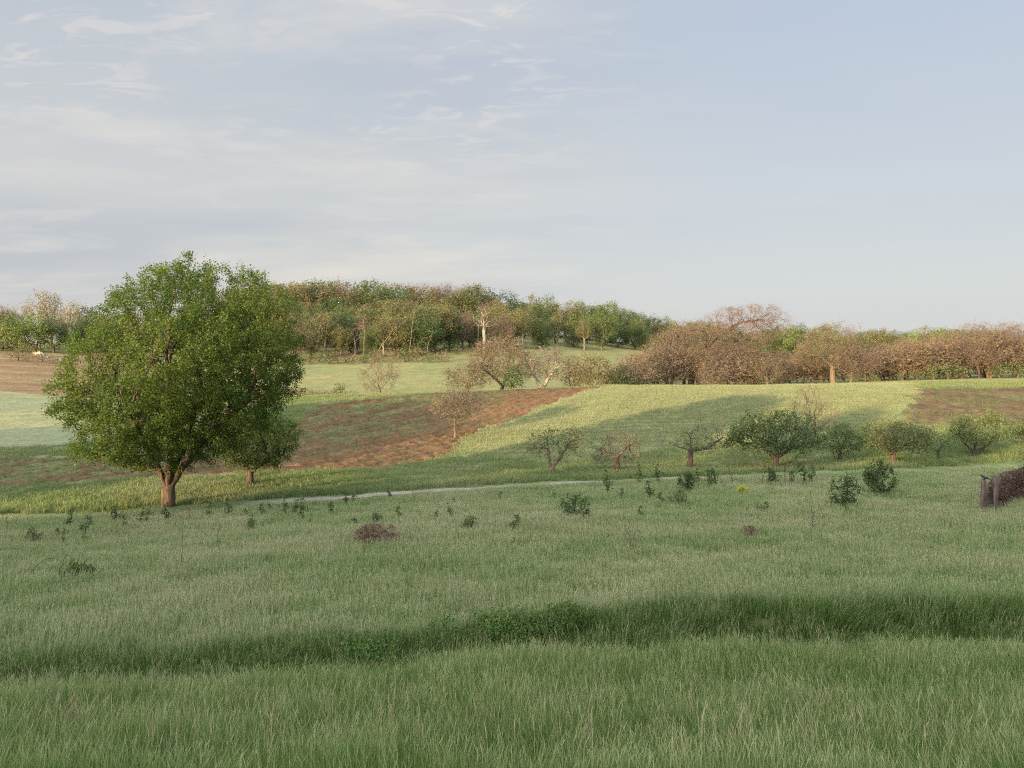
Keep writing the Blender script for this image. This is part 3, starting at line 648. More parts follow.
crest(833, 152, [(366, 806, 852), (352, 792, 868), (338, 798, 866), (326, 814, 858), (321, 826, 844)], 42, 'oak_tree', 'round bare oak with thick tan trunk and one low left limb',
      M['bark_tan'], [('crown', TW, 8, .35, .6, .035, 0, 1.1), ('crown', BD, 4, .35, .25, .14, .5, .3)], 1900, .5,
      [[(0, 0, -.3), (0, 0, 3.2)], [(0, 0, 3.2), (-2, 0, 5), (-6, 0, 6)], [(0, 0, 3.2), (-.5, 0, 7)], [(0, 0, 3.2), (2.5, 0, 6)]], 30, 2.)
crest(988, 150, [(366, 930, 1040), (350, 918, 1044), (334, 934, 1040), (322, 966, 1018)], 43, 'oak_tree', 'wide bare oak with dark spreading limbs at the right end of the row',
      M['bark'], [('crown', TW, 8, .4, .65, .035, 0, 1.1), ('crown', M['twig_red'], 3, .4, .3, .1, .5, .3)], 2200, .55,
      [[(0, 0, -.3), (-.5, 0, 2.6)], [(-.5, 0, 2.6), (-4, 0, 5), (-8, 0, 6)], [(-.5, 0, 2.6), (1, 0, 7)], [(-.5, 0, 2.6), (4, 0, 5.5)]], 34, 2.)
crest(500, 142, [(378, 470, 530), (362, 462, 540), (348, 468, 534), (336, 482, 522)], 44, 'budding_tree', 'dark branching reddish brown tree behind the crest of the ploughed field',
      M['bark_dark'], oakleaf(M['twig_red'], BD, 5, 3), 1100, .35, [[(0, 0, -.3), (.5, 0, 2)], [(.5, 0, 2), (-3, 0, 5)], [(.5, 0, 2), (2.5, 0, 5)]], 20, 1.7)
crest(541, 140, [(380, 520, 566), (366, 514, 572), (354, 520, 570), (345, 532, 562)], 45, 'twisted_tree', 'pale twisted tree with slanting forked trunk on the crest',
      M['bark_pale'], [('crown', M['twig_grey'], 6, .3, .7, .06, 0, 1), ('crown', BD, 2, .3, .25, .15, .5, .3)], 700, .38,
      [[(0, 0, -.3), (.3, 0, 1.2)], [(.3, 0, 1.2), (1.2, 0, 3), (2.6, 0, 5)], [(.3, 0, 1.2), (-1.2, 0, 3.6)]], 14, 1.3)
crest(511, 136, [(388, 500, 524), (376, 500, 526), (364, 506, 520)], 46, 'green_bush', 'bright green pointed bush below the dark branching tree',
      M['bark_dark'], [('crown', M['leaf_mid'], 10, .28, .3, .2, .8, .3)], 300, .12, None, 8, .9, cat='bush')
for k, (px, Y, t, w, sd, lbl, mt) in enumerate([
        (468, 138, 362, 30, 51, 'low tangled thorn bush left of the dark branching tree', 'twig'),
        (592, 139, 352, 26, 52, 'olive twiggy bush right of the pale twisted tree', 'bud'),
        (574, 146, 356, 16, 53, 'slim reddish bush right behind the pale twisted tree', 'twig_red'),
        (618, 142, 366, 20, 54, 'low dark green bush at the left end of the brown thicket', 'leaf_mid')]):
    crest(px, Y, [(388, px - w * .7, px + w * .7), ((388 + t) / 2, px - w, px + w), (t, px - w * .4, px + w * .4)], sd, 'thorn_bush', lbl, M['bark'],
          [('crown', M[mt], 8, .35, .6 if 'twig' in mt else .3, .07 if 'twig' in mt else .2, .2, .7), ('crown', BD, 3, .3, .25, .16, .5, .3)], 450, .14, None, 10, 1.3, cat='bush')

# prototypes for repeated far trees, 12 m tall
def proto(seed, mats, name, bark, w=4.2, h=12, z0=1.6, natt=520, leaf=(13, .5, .34, .25), R0=.26, lobes=15, lr=1.6, twig=None):
    prof = [(z0, -w * .5, w * .5), (h * .45, -w, w), (h * .7, -w * .95, w * .9), (h * .9, -w * .6, w * .6), (h, -w * .2, w * .2)]
    lf = [('crown', mats[0], leaf[0], leaf[1], leaf[2], leaf[3], .6, .3)] if mats[0] else []
    if twig: lf.append(('crown', twig[0], int(twig[1] * 1.6), .45, .7, .045, 0, 1))
    for m in mats[1:]: lf.append(('crown', m, max(1, leaf[0] // 3), leaf[1], leaf[2], leaf[3], .6, .3))
    return build_tree(name, prof, natt, .6, R0, .02, lf, bark, seed, lobes=lobes, lr=lr, fill=.15, stems=None, dk=.75, leafnode=.07, jit=.28)
PR = {
    'olive': [proto(61, [M['leaf_olive']], 'olive_tree', M['bark_pale'], 3.6, 12, 4.5, twig=(BD, 2)), proto(62, [M['leaf_olive'], M['bud']], 'olive_tree', M['bark'], 4.8, 12)],
    'mid': [proto(63, [M['leaf_mid']], 'green_tree', M['bark'], 4.4, twig=(BD, 1)), proto(64, [M['leaf_mid'], M['leaf_olive']], 'green_tree', M['bark_dark'], 5., 12, .6)],
    'dark': [proto(65, [M['leaf_dark'], M['leaf_mid']], 'dark_tree', M['bark_dark'], 4.8, 12, .6)],
    'fresh': [proto(66, [M['leaf_fresh']], 'fresh_tree', M['bark'], 5, 12, .6)],
    'gold': [proto(67, [M['leaf_gold']], 'golden_tree', M['bark_pale'], 4.2, 12, 3, leaf=(9, .5, .32, .22))],
    'brown': [proto(68, [M['bud']], 'budding_tree', M['bark_tan'], 4.2, 12, 2.5, leaf=(6, .5, .3, .2), twig=(TW, 7)), proto(69, [M['twig_red']], 'budding_tree', M['bark_red'], 4.8, 11, 2, leaf=(6, .5, .35, .1), twig=(TW, 8))],
    'pale': [proto(70, [None], 'bare_tree', M['bark_pale'], 3.0, 12, 5, natt=240, R0=.3, twig=(M['twig_grey'], 2)), proto(71, [None], 'bare_tree', M['bark_pale'], 3.8, 12, 6, natt=200, R0=.32, twig=(M['twig_grey'], 2))],
    'thicket': [proto(72, [M['twig_grey']], 'thicket_shrub', M['bark_tan'], 3.0, 7, .6, leaf=(3, .4, .5, .1), R0=.13, twig=(TW, 8), natt=420, lr=1.2), proto(73, [M['bud']], 'thicket_shrub', M['bark'], 3.2, 6.5, .5, leaf=(3, .4, .35, .2), R0=.13, twig=(M['twig_red'], 7), natt=420, lr=1.2)],
    'shrub': [proto(74, [M['leaf_mid'], M['leaf_olive']], 'meadow_shrub', M['bark'], 2.2, 3.2, .2, leaf=(5, .3, .35, .22), R0=.1, natt=200, lr=.8), proto(75, [M['bud']], 'meadow_shrub', M['bark'], 2.4, 2.8, .2, leaf=(4, .3, .35, .18), R0=.1, twig=(TW, 3), natt=200, lr=.8)],
}
used = set()
def plant(kind, x, y, h, label, group, cat='tree', rs=rng, wide=1., v=None):
    v = rs.randint(len(PR[kind])) if v is None else v
    src = PR[kind][v]; nat = {'thicket': (7, 6.5), 'shrub': (3.2, 2.8), 'brown': (12, 11)}.get(kind, (12, 12))[v % 2]
    s = h / nat; loc = (x, y, gz(x, y) - .1); sc = (s * wide, s * wide, s); rz = rs.rand() * 6.28
    if (kind, v) not in used:
        used.add((kind, v)); src.location = loc; src.scale = sc; src.rotation_euler = (0, 0, rz); return tag(src, label, cat, group)
    c = copy_thing(src, loc, rz, sc, label, group); c['category'] = cat; return c

# ---- hillside wood: rows of trees, skyline given by the hill and the height of the trees
def skyline(px): return np.interp(px, [230, 285, 300, 340, 380, 430, 460, 500, 540, 580, 620, 640, 655, 690, 720], [286, 264, 268, 278, 281, 285, 280, 290, 296, 302, 305, 315, 314, 319, 326])
LBL = {'olive': ('olive green tree crowded in the hillside wood', 'olive green trees of the hillside wood'), 'mid': ('mid green leafy tree in the hillside wood', 'mid green trees of the hillside wood'),
       'dark': ('dark green dense tree in the hillside wood', 'dark green trees of the hillside wood'), 'brown': ('brown budding tree in the hillside wood', 'brown budding trees of the hillside wood'),
       'pale': ('leafless tree with whitish trunk at the edge of the hillside wood', 'whitish bare trees of the hillside wood')}
r2 = R(77); nW = 0
for Y, step, lo, hi in ((228, 15, 226, 520), (240, 15, 232, 560), (254, 15, 226, 600), (270, 14, 226, 640), (288, 14, 226, 700), (308, 13, 226, 720), (330, 13, 226, 730)):
    px = lo + r2.rand() * 8
    while px < hi:
        # the wood's front edge recedes to the right
        edge = np.interp(px, [290, 400, 500, 560, 620, 700], [222, 224, 238, 258, 276, 300])
        if Y >= edge - 1:
            y = Y + r2.randn() * 4; x = (px - 512) / F * y; g = gz(x, y)
            top = (HOR - skyline(px)) / F * y
            want = top - g
            h = 8.5 + 6.5 * r2.rand()
            if Y >= 300: h = want * (.78 + .34 * r2.rand())
            h = min(h, want * 1.06); h = np.clip(h, 5, 20)
            pal = r2.rand(); front = Y < edge + 12
            k = 'pale' if (front and pal < .22 and 340 < px < 520) else 'olive' if pal < .5 else 'brown' if pal < .70 else 'mid' if pal < .9 else 'dark'
            if px > 530: k = 'mid' if pal < .4 else 'olive' if pal < .65 else 'dark' if pal < .85 else 'brown'
            plant(k, x, y, h, *LBL[k], rs=r2, wide=.8 + .5 * r2.rand()); nW += 1
        px += step * (.7 + .6 * r2.rand())
# skyline accents
plant('brown', *wpt(301, 300)[:2], 18, 'tall twiggy pale brown tree rising above the left end of the hillside wood', 'tall trees of the skyline', wide=.9, v=0)
plant('dark', *wpt(628, 318)[:2], 14, 'round dark green tree at the low right end of the hillside wood', 'tall trees of the skyline', wide=1.1)
plant('dark', *wpt(655, 330)[:2], 12.5, 'dark domed tree right of the round one on the skyline', 'tall trees of the skyline', wide=1.)
# fallen and leaning pale limbs in the wood edge
def limb(name, pts, r, mat, label, seed=1):
    rs_ = R(seed); pts = np.array(pts, float); pos, par = [pts[0]], [-1]; prev = 0
    for i in range(len(pts) - 1):
        for t in np.linspace(0, 1, 6)[1:]:
            pos.append(pts[i] * (1 - t) + pts[i + 1] * t + rs_.randn(3) * r * 1.1); par.append(prev); prev = len(pos) - 1
    pos = np.array(pos); par = np.array(par); n0 = len(pos); P_, Q_ = list(pos), list(par)
    for k in range(6, n0, 3):
        d = unit(rs_.randn(3) * [1, .6, .5] + [0, 0, .8]); pr = k; p = pos[k]
        for s in range(4): p = p + d * r * 5 + rs_.randn(3) * r * 1.2; P_.append(p); Q_.append(pr); pr = len(P_) - 1
    pos = np.array(P_); par = np.array(Q_); c = np.ones(len(pos))
    for i in range(len(pos) - 1, 0, -1): c[par[i]] += c[i]
    rr = r * (c / c[0]) ** .5 * .9 + r * .1
    V, Fq = tubes(pos, par, rr, c, 0)
    return tag(link(name, mesh_np(name, V, Fq, [mat], smooth=True)), label, 'tree')
def at_row(px, row, Y): return ((px - 512) / F * Y, Y, (HOR - row) / F * Y)
limb('leaning_trunk', [wpt(372, 218), at_row(384, 342, 217), at_row(396, 326, 217)], .12, M['bark_tan'], 'pale dead trunk leaning to the right at the wood edge', 3)
limb('broken_tree', [wpt(363, 219), at_row(365, 335, 219), at_row(362, 318, 219)], .11, M['bark_tan'], 'pale broken dead trunk left of the leaning one', 4)
limb('bare_snag', [wpt(409, 217), at_row(411, 340, 217), at_row(415, 306, 217)], .10, M['bark_tan'], 'tall straight pale dead trunk right of the leaning one', 5)
limb('bare_snag', [wpt(427, 220), at_row(428, 345, 220), at_row(433, 330, 220)], .10, M['bark_tan'], 'short forked pale dead trunk at the right part of the wood edge', 6)
limb('bare_snag', [wpt(478, 238), at_row(478, 330, 238), at_row(484, 308, 238)], .13, M['bark_tan'], 'pale forked dead tree high in the middle of the wood', 7)

# ---- brown thickets along the crest, 610-1024
r3 = R(78)
TL = {'thicket': ('leafless brown shrub in the long thicket behind the crop field', 'leafless shrubs of the long thicket', 'bush'),
      'brown': ('brown budding tree in the thicket row behind the crop field', 'budding trees of the thicket row', 'tree')}
for Y, lo, hi, step in ((150, 622, 1044, 13), (162, 616, 1044, 13), (176, 640, 1044, 15), (196, 660, 1040, 16)):
    px = lo + r3.rand() * 6
    while px < hi:
        if Y < 160 and (672 < px < 712 or 790 < px < 850): px += step; continue
        y = Y + r3.randn() * 3; x = (px - 512) / F * y; g = gz(x, y)
        toprow = np.interp(px, [616, 640, 660, 720, 800, 860, 900, 950, 1024], [362, 347, 342, 345, 350, 346, 338, 335, 334]) + r3.randn() * 3
        h = np.clip((HOR - toprow) / F * y - g, 4, 12) * (.8 + .25 * r3.rand())
        k = 'thicket' if h < 8.5 and r3.rand() < .8 else 'brown'
        l, g_, c_ = TL[k]; plant(k, x, y, h, l, g_, c_, rs=r3, wide=1.1 + .3 * r3.rand())
        px += step * (.7 + .6 * r3.rand())
# fresh bushes at the foot of the thickets
for k, (px, Y, h) in enumerate([(722, 146, 2.0), (744, 147, 1.6), (872, 143, 2.0), (934, 141, 2.8), (948, 141, 3.2), (962, 142, 2.4), (1000, 141, 2.6), (1018, 141, 3.), (640, 144, 3.2), (760, 148, 1.5), (900, 143, 1.4), (916, 143, 1.7), (855, 144, 1.5), (1032, 141, 2.6)]):
    plant('shrub', *wpt(px, Y)[:2], h, 'low green shrub at the foot of the thicket', 'low shrubs at the foot of the thicket', 'bush', rs=r3, wide=1.2, v=0)
# ---- far ridge behind the thickets
r4 = R(79)
FL = {'mid': ('mid green tree on the far ridge', 'mid green trees of the far ridge'), 'dark': ('dark green tree on the far ridge', 'dark green trees of the far ridge'),
      'fresh': ('fresh green tree on the far ridge', 'fresh green trees of the far ridge'), 'olive': ('olive tree on the far ridge', 'olive trees of the far ridge')}
for Y in (285, 330, 365, 395):
    px = 640 + r4.rand() * 10
    while px < 1060:
        y = Y + r4.randn() * 5; x = (px - 512) / F * y; g = gz(x, y)
        top = np.interp(px, [640, 670, 700, 780, 800, 830, 850, 880, 900, 915, 960, 1000, 1060], [326, 326, 328, 330, 326, 330, 334, 330, 333, 328, 328, 333, 330]) + r4.randn() * 2.5
        h = np.clip((HOR - top) / F * y - g, 6, 18) * (.62 if Y < 300 else 1)
        p = r4.rand(); k = 'mid' if p < .35 else 'fresh' if p < .6 else 'dark' if p < .8 else 'olive'
        plant(k, x, y, h, *FL[k], rs=r4, wide=1.15); px += 17 * (.7 + .6 * r4.rand())
# ---- trees at the upper left
r5 = R(80)
for i, (px, Y, top, k, w, lbl) in enumerate([
        (-60, 222, 308, 'mid', 1.3, None), (-30, 218, 306, 'mid', 1.3, None), (-4, 224, 302, 'brown', 1, 'pale purplish bare tree cut off by the left edge'), (3, 216, 312, 'mid', 1.35, None), (16, 228, 303, 'brown', 1., 'dark bare rounded tree left of the golden one'),
        (20, 214, 312, 'fresh', 1.3, None), (36, 215, 311, 'fresh', 1.35, None), (40, 228, 289, 'gold', .75, 'tall golden budding tree above the hedge at the upper left'), (54, 216, 316, 'mid', 1.2, None), (52, 232, 291, 'gold', .7, 'golden budding tree right beside the tallest golden one'),
        (70, 226, 299, 'gold', .8, 'lower golden tree half hidden by the large tree'), (74, 217, 318, 'dark', 1.2, None), (92, 220, 312, 'mid', 1.2, None), (112, 224, 310, 'mid', 1.2, None), (8, 234, 310, 'mid', 1.2, None), (85, 234, 304, 'mid', 1.2, None), (140, 226, 306, 'olive', 1.2, None), (170, 228, 304, 'mid', 1.2, None), (200, 228, 302, 'olive', 1.2, None)]):
    x, y, g = wpt(px, Y); h = (HOR - top) / F * Y - g
    nm = {'mid': 'leafy green tree of the hedge at the upper left', 'fresh': 'fresh green tree of the hedge at the upper left', 'dark': 'dark green tree ending the hedge at the upper left', 'olive': 'olive tree of the hedge behind the large tree'}
    plant(k, x, y, max(h, 4), lbl or nm[k], 'hedge trees at the upper left' if lbl is None else 'trees above the upper left hedge', rs=r5, wide=w)
for px, Y, h, lbl in [(18, 190, 3.0, 'small bush on the grazed strip, left of the cattle'), (28, 189, 1.8, None), (42, 190, 2.2, 'brown bush just below the cattle'), (52, 188, 1.4, None),
               (300, 134, 1.8, None), (312, 136, 1.6, None), (324, 134, 1.7, None), (334, 136, 1.5, None), (355, 137, 1.3, None), (290, 136, 2., None), (278, 138, 2.2, None)]:
    plant('shrub', *wpt(px, Y)[:2], h, lbl or ('low brown shrub on the bank of the far meadow' if px > 200 else 'tiny brown shrub on the grazed strip'), 'low brown shrubs of the far fields', 'bush', rs=r5, wide=1.3, v=1)
plant('shrub', *wpt(340, 132)[:2], 2.6, 'small pointed green bush at the bottom of the far meadow', 'single bushes of the far fields', 'bush', rs=r5, wide=.7, v=0)
for px in list(range(292, 350, 9)) + list(range(352, 500, 13)):
    Y = 214 + r5.randn() * 2 + (px > 450) * 14; x = (px - 512) / F * Y
    plant('shrub', x, Y, 2.2 + r5.rand() * 1.6, 'low scrub bush along the foot of the hillside wood', 'scrub bushes at the foot of the wood', 'bush', rs=r5, wide=1.3)

# unused prototypes are dropped
for k, lst in PR.items():
    for v, src in enumerate(lst):
        if (k, v) not in used:
            for ch in list(src.children): bpy.data.objects.remove(ch)
            bpy.data.objects.remove(src)

# ------------------------------------------------------------------ trees beside and behind the camera that throw the evening shade
SA, CA = math.sin(SUN_AZ), math.cos(SUN_AZ)
def su(s, u): return (s * SA + u * CA, s * CA - u * SA)
shade = []
def caster(s, u, htop, w, i):
    """htop: height of the top over eye level where the ray meets s=0"""
    x, y = su(s, u); g = gz(x, y); top = htop - s * math.tan(SUN_EL); h = top - g
    sc = h / 12.
    if not shade:
        t = build_tree('shade_tree', [(1.2, -3.5, 3.5), (4, -5, 5), (8, -4.6, 4.6), (11, -2.6, 2.6), (12, -.8, .8)], 1100, .55, .35, .03, [('crown', M['leaf_mid'], 16, .45, .62, .46, .5, .2)], M['bark'], 99, lobes=30, lr=2., fill=.35, dk=.7, leafnode=.09)
        shade.append(t)
        put(t, (x, y, g), i, (sc * w, sc * w, sc), 'leafy tree of the row behind the viewer', 'tree', 'trees of the row behind the viewer')
    else:
        c = copy_thing(shade[0], (x, y, g), i, (sc * w, sc * w, sc), 'leafy tree of the row behind the viewer', 'trees of the row behind the viewer')
i = 0
for u, ht, cw_ in ((-40.6, -.6, 1.1), (-37, 3.2, 1.0), (-29.5, 7.5, .95), (-23.5, 5.2, 1.5), (-17, 5.4, 1.6), (-10, 6., 1.6), (-3, 6.5, 1.6), (5, 6.5, 1.7), (13, 7, 1.8), (22, 7, 1.8)):
    caster(-38, u, ht, cw_, i * 1.3); i += 1
for u, ht in ((-56.8, -.3), (-62, 2.8), (-66.5, 4.2), (-72, 5.4), (-78, 5.6), (-85, 5.2), (-93, 3.6)):
    caster(-16, u, ht, .9, i * 1.3); i += 1

# ------------------------------------------------------------------ saplings, shrubs and briars of the meadow
def small(px, row, wpx, hpx, seed, name, label, leafs, natt=120, R0=.02, stems=None, bark='bark_dark', lobes=5, cat='bush', group=None, fill=.3, r0=.003, D=None):
    loc = P(px, row); sc = F / loc[1]; h = hpx / sc; w = wpx / sc / 2
    D = D or max(h * .07, .05)
    prof = [(h * .12, -w * .55, w * .55), (h * .4, -w, w), (h * .75, -w * .8, w * .8), (h, -w * .25, w * .25)]
    t = build_tree(name, prof, natt, D, R0, r0, leafs, M[bark], seed, lobes=lobes, lr=min(w, h) * .5, fill=fill, stems=stems or [[(0, 0, -.05), (0, 0, h * .12)]], dk=D * 1.2, leafnode=.5, jit=.25, maxn=2500, trunkname='stem', flare=0, trop=(0, 0, .15))
    put(t, loc, 0, 1, label, cat, group)
    return t
def LF(m, n, s=.05, l=.07, w=.045): return ('foliage', M[m], n, s, l, w, .7, .3)
def TWG(m='twig', n=2, l=.15, w=.008): return ('foliage', M[m], n, .03, l, w, 0, 1.)
small(575, 520, 32, 32, 101, 'young_bush', 'two-clumped dark green bush in the open meadow below the orchard', [LF('leaf_dark', 5), LF('leaf_orch', 2)], 260, .03)
small(587, 522, 12, 14, 102, 'young_bush', 'small dark bush touching the two-clumped one on its right', [LF('leaf_dark', 5)], 80)
small(843, 509, 42, 40, 103, 'blossoming_bush', 'bush speckled with white blossom in the meadow, left of the dark round bush', [LF('leaf_dark', 6, .06), ('foliage', M['leaf_blossom'], 7, .06, .08, .06, .8, .3), ('blossom', leafmat('white_blossom', [(.5, .52, .42), (.65, .66, .55)], .2), 1, .05, .07, .06, .8, .3)], 330, .05, lobes=7, fill=.06)
small(880, 498, 34, 38, 104, 'round_bush', 'compact dark green round bush right of the blossoming bush', [LF('leaf_dark', 12, .07, .09, .06), LF('leaf_orch', 3, .07, .09, .06)], 340, .05, lobes=8, fill=.06)
small(742, 496, 13, 11, 105, 'yellow_bush', 'tiny bright yellow-green bush', [LF('leaf_yellow', 10)], 120)
small(378, 546, 50, 24, 106, 'dry_bush', 'spreading reddish brown dead bush in the middle of the meadow', [TWG('twig_red', 6, .26, .010)], 420, .03, bark='bark_red', lobes=9, fill=.1)
small(377, 525, 14, 12, 107, 'young_bush', 'small dark sprig poking out above the reddish dead bush', [LF('leaf_dark', 5)], 60)
small(749, 542, 17, 19, 108, 'dry_bush', 'small rust-brown dry shrub', [TWG('twig_red', 7, .16, .01)], 200, .015, bark='bark_red')
small(687, 494, 22, 23, 109, 'young_bush', 'dark green bush beside the track under the gnarled tree', [LF('leaf_dark', 10)], 240, .03)
small(470, 532, 14, 18, 110, 'young_bush', 'lone green sapling right of the reddish dead bush', [LF('leaf_mid', 6)], 110)
small(250, 534, 11, 22, 111, 'sapling', 'slender dark green sapling with leafy top', [LF('leaf_mid', 6)], 90, lobes=4)
small(33, 546, 18, 22, 112, 'young_bush', 'leafy sapling near the left edge', [LF('leaf_mid', 3), TWG()], 130)
small(677, 508, 22, 20, 113, 'young_bush', 'sprawling grey-green sapling below the dark bush by the track', [LF('leaf_orch', 3), TWG()], 120)
small(632, 554, 22, 40, 114, 'bare_sapling', 'leafless sapling with forked thin twigs in mid meadow', [TWG('twig_grey', 1, .2, .01)], 110, .015, fill=.6)
small(813, 533, 24, 48, 115, 'bare_sapling', 'tallest leafless sapling, standing left below the blossoming bush', [TWG('twig_grey', 1, .2, .01)], 130, .018, fill=.6)
small(76, 579, 36, 16, 116, 'bramble', 'low bramble clump with arching canes at the left', [LF('leaf_mid', 6), LF('leaf_fresh', 2)], 160)
# arching canes of the bramble and the tall whip-like sapling
def canes(name, loc, arcs, mat, label, cat, leafm=None, parent=None):
    pos, par = [np.array([0, 0, -.03])], [-1]
    for arc in arcs:
        prev = 0
        for p in arc: pos.append(np.array(p, float)); par.append(prev); prev = len(pos) - 1
    pos = np.array(pos); par = np.array(par); c = np.ones(len(pos))
    for k in range(len(pos) - 1, 0, -1): c[par[k]] += c[k] * .4
    V, Fq = tubes(pos, par, .005 + .003 * c / c.max() * 2, c, 0)
    o = link(name, mesh_np(name, V, Fq, [mat], smooth=True)); o.location = loc
    return tag(o, label, cat)
def arc(x1, y1, h, n=12):
    return [(x1 * t, y1 * t, h * 4 * t * (1 - t) * (1 if t < .5 else 1) + .12 * t) for t in np.linspace(.08, 1, n)]
bl = P(76, 578)
canes('bramble_cane', bl, [arc(-1.25, -.1, .5), arc(1.1, .1, .6), arc(.5, -.4, .7), arc(-.6, .3, .55)], M['bark_dark'], 'thin arching cane spreading from the bramble clump', 'bramble')
canes('whip_sapling', P(182, 571), [[(0, 0, .4), (.02, 0, .9), (.03, 0, 1.5)], [(-.12, 0, .25), (-.25, 0, .45)], [(.15, 0, .22), (.35, .05, .5), (.5, .05, .62)], [(-.05, .1, .2), (-.08, .15, .5)]], M['bark_dark'], 'tall bare whip of a sapling with a few side shoots at its foot', 'sapling')
# the remaining small saplings, three kinds, scattered
kinds = [('sapling', 'small green leafy sapling among the meadow grass', 'small green saplings of the meadow', [LF('leaf_mid', 7, .05, .10, .055)], 'bush'),
         ('sapling', 'small dark leafy sapling among the meadow grass', 'small dark saplings of the meadow', [LF('leaf_dark', 6, .05, .10, .055), TWG()], 'bush'),
         ('dry_shrub', 'small brown dry sprig among the meadow grass', 'small dry sprigs of the meadow', [TWG('twig_red', 4, .14, .01)], 'bush')]
protos = []
r6 = R(81)
for i, (nm, lb, gp, lf, ct) in enumerate(kinds):
    for s in range(2): protos.append(build_tree(nm, [(.12, -.2, .2), (.4, -.32, .32), (.75, -.25, .25), (1, -.16, .16)], 30, .09, .014, .003, lf, M['bark_dark'], 120 + i * 2 + s, lobes=4, lr=.13, fill=.12, dk=.12, leafnode=.5, trunkname='stem', flare=0, stems=[[(0, 0, -.05), (0, 0, .14)]]))
sap = [(8, 538, 14, 2), (64, 548, 15, 0), (58, 541, 12, 1), (70, 530, 12, 1), (86, 537, 15, 1), (84, 545, 8, 0), (115, 526, 15, 1), (103, 538, 9, 2), (122, 531, 12, 0), (130, 525, 14, 2), (139, 528, 13, 0), (148, 527, 13, 0), (165, 526, 16, 1), (180, 524, 14, 2), (190, 519, 16, 2),
       (211, 521, 14, 0), (226, 519, 14, 1), (216, 546, 14, 2), (244, 520, 10, 1), (262, 519, 11, 1), (278, 522, 10, 2), (288, 518, 14, 0), (296, 517, 11, 0), (305, 523, 16, 0), (308, 531, 10, 0), (333, 516, 14, 1), (353, 528, 9, 1), (347, 507, 10, 1), (354, 505, 10, 0), (389, 502, 11, 1), (398, 522, 11, 1), (415, 507, 9, 2), (436, 524, 12, 1), (452, 521, 12, 0), (463, 523, 10, 2),
       (513, 531, 7, 2), (515, 532, 12, 1), (520, 527, 9, 0), (556, 502, 8, 0), (607, 497, 17, 0), (620, 500, 8, 1), (638, 487, 14, 0), (660, 486, 14, 0), (651, 503, 14, 0), (662, 507, 10, 1), (700, 487, 14, 0), (708, 490, 14, 1), (716, 488, 18, 1), (722, 486, 12, 2), (735, 486, 14, 2), (760, 487, 16, 2), (768, 487, 16, 0), (776, 487, 15, 1), (785, 487, 16, 2), (793, 487, 15, 1), (804, 487, 19, 0), (811, 486, 15, 1), (822, 485, 10, 2), (640, 520, 10, 1), (765, 516, 10, 1), (757, 514, 8, 0), (513, 548, 7, 0), (870, 524, 12, 2), (905, 517, 10, 2), (948, 560, 9, 2), (455, 507, 8, 1), (500, 500, 8, 1), (300, 509, 10, 2), (270, 513, 9, 1)]
usedp = set()
for px, row, hpx, k in sap:
    loc = P(px, row); s = hpx / (F / loc[1]) * 1.95; v = k * 2 + r6.randint(2); nm, lb, gp, lf, ct = kinds[k]
    s *= .85; q_ = .6 + .7 * r6.rand(); sc = (s * q_, s * q_, s)
    tl_ = r6.randn() * .12
    if v not in usedp: usedp.add(v); put(protos[v], loc, r6.rand() * 6, sc, lb, ct, gp)
    else: c = copy_thing(protos[v], loc, r6.rand() * 6, sc, lb, gp); c.rotation_euler[0] = tl_; c.rotation_euler[1] = r6.randn() * .12

# ------------------------------------------------------------------ overgrown fence at the right edge, with a bird on its first post
def box_post(w, d, h, seed, lean=0.):
    rs_ = R(seed); n = 7; Vs = []
    for i in range(n):
        t = i / (n - 1); z = -.15 + (h + .15) * t; k = 1 - .1 * t
        for (a, b) in ((-1, -1), (0, -1.12), (1, -1), (1.1, 0), (1, 1), (0, 1.1), (-1, 1), (-1.1, 0)):
            Vs.append((a * w / 2 * k + lean * t + rs_.randn() * .006, b * d / 2 * k + rs_.randn() * .006, z + (rs_.randn() * .02 if i == n - 1 else 0)))
    Fq = [[i * 8 + j, i * 8 + (j + 1) % 8, (i + 1) * 8 + (j + 1) % 8, (i + 1) * 8 + j] for i in range(n - 1) for j in range(8)]
    b = (n - 1) * 8; Fq += [[b, b + 1, b + 2, b + 3], [b + 3, b + 4, b + 5, b + 6], [b, b + 3, b + 6, b + 7]]
    return np.array(Vs), Fq
A0 = np.array(P(984, 516)); A1 = np.array(wpt(1024, A0[1] + 6)); dirf = (A1 - A0)[:2] / np.linalg.norm((A1 - A0)[:2])
fence = empty('overgrown_fence', tuple(A0)); tag(fence, 'old fence smothered in brown withered creeper, with dark upright end posts', 'fence')
def fpt(t, off=0):
    x = A0[0] + dirf[0] * t - dirf[1] * off; y = A0[1] + dirf[1] * t + dirf[0] * off
    return np.array([x - A0[0], y - A0[1], gz(x, y) - A0[2]])
for k, (t, off, w, h) in enumerate([(0, 0, .17, 1.45), (.10, -.40, .16, 1.52), (1.05, .1, .10, 1.25), (1.7, 0, .12, 1.4), (3.6, 0, .14, 1.45), (5.9, 0, .14, 1.45), (2.6, 0, .16, 1.35), (4.8, 0, .16, 1.35), (7, 0, .16, 1.35), (9.2, 0, .16, 1.3), (11.4, 0, .16, 1.3)]):
    V, Fq = box_post(w, w * .7, h, k, (.0 if k else -.02)); o = link('post', mesh_np('post', V, Fq, [M['wood_old']]), fence); o.location = fpt(t, off)
for hgt in (.45, .85, 1.2):
    pos = np.array([fpt(t) + [0, 0, hgt + .02 * math.sin(t * 2)] for t in np.linspace(0, 12, 30)]); par = np.arange(-1, 29)
    V, Fq = tubes(pos, par, np.full(30, .006), np.arange(30, 0, -1), 0); link('wire', mesh_np('wire', V, Fq, [M['bark_dark']]), fence)
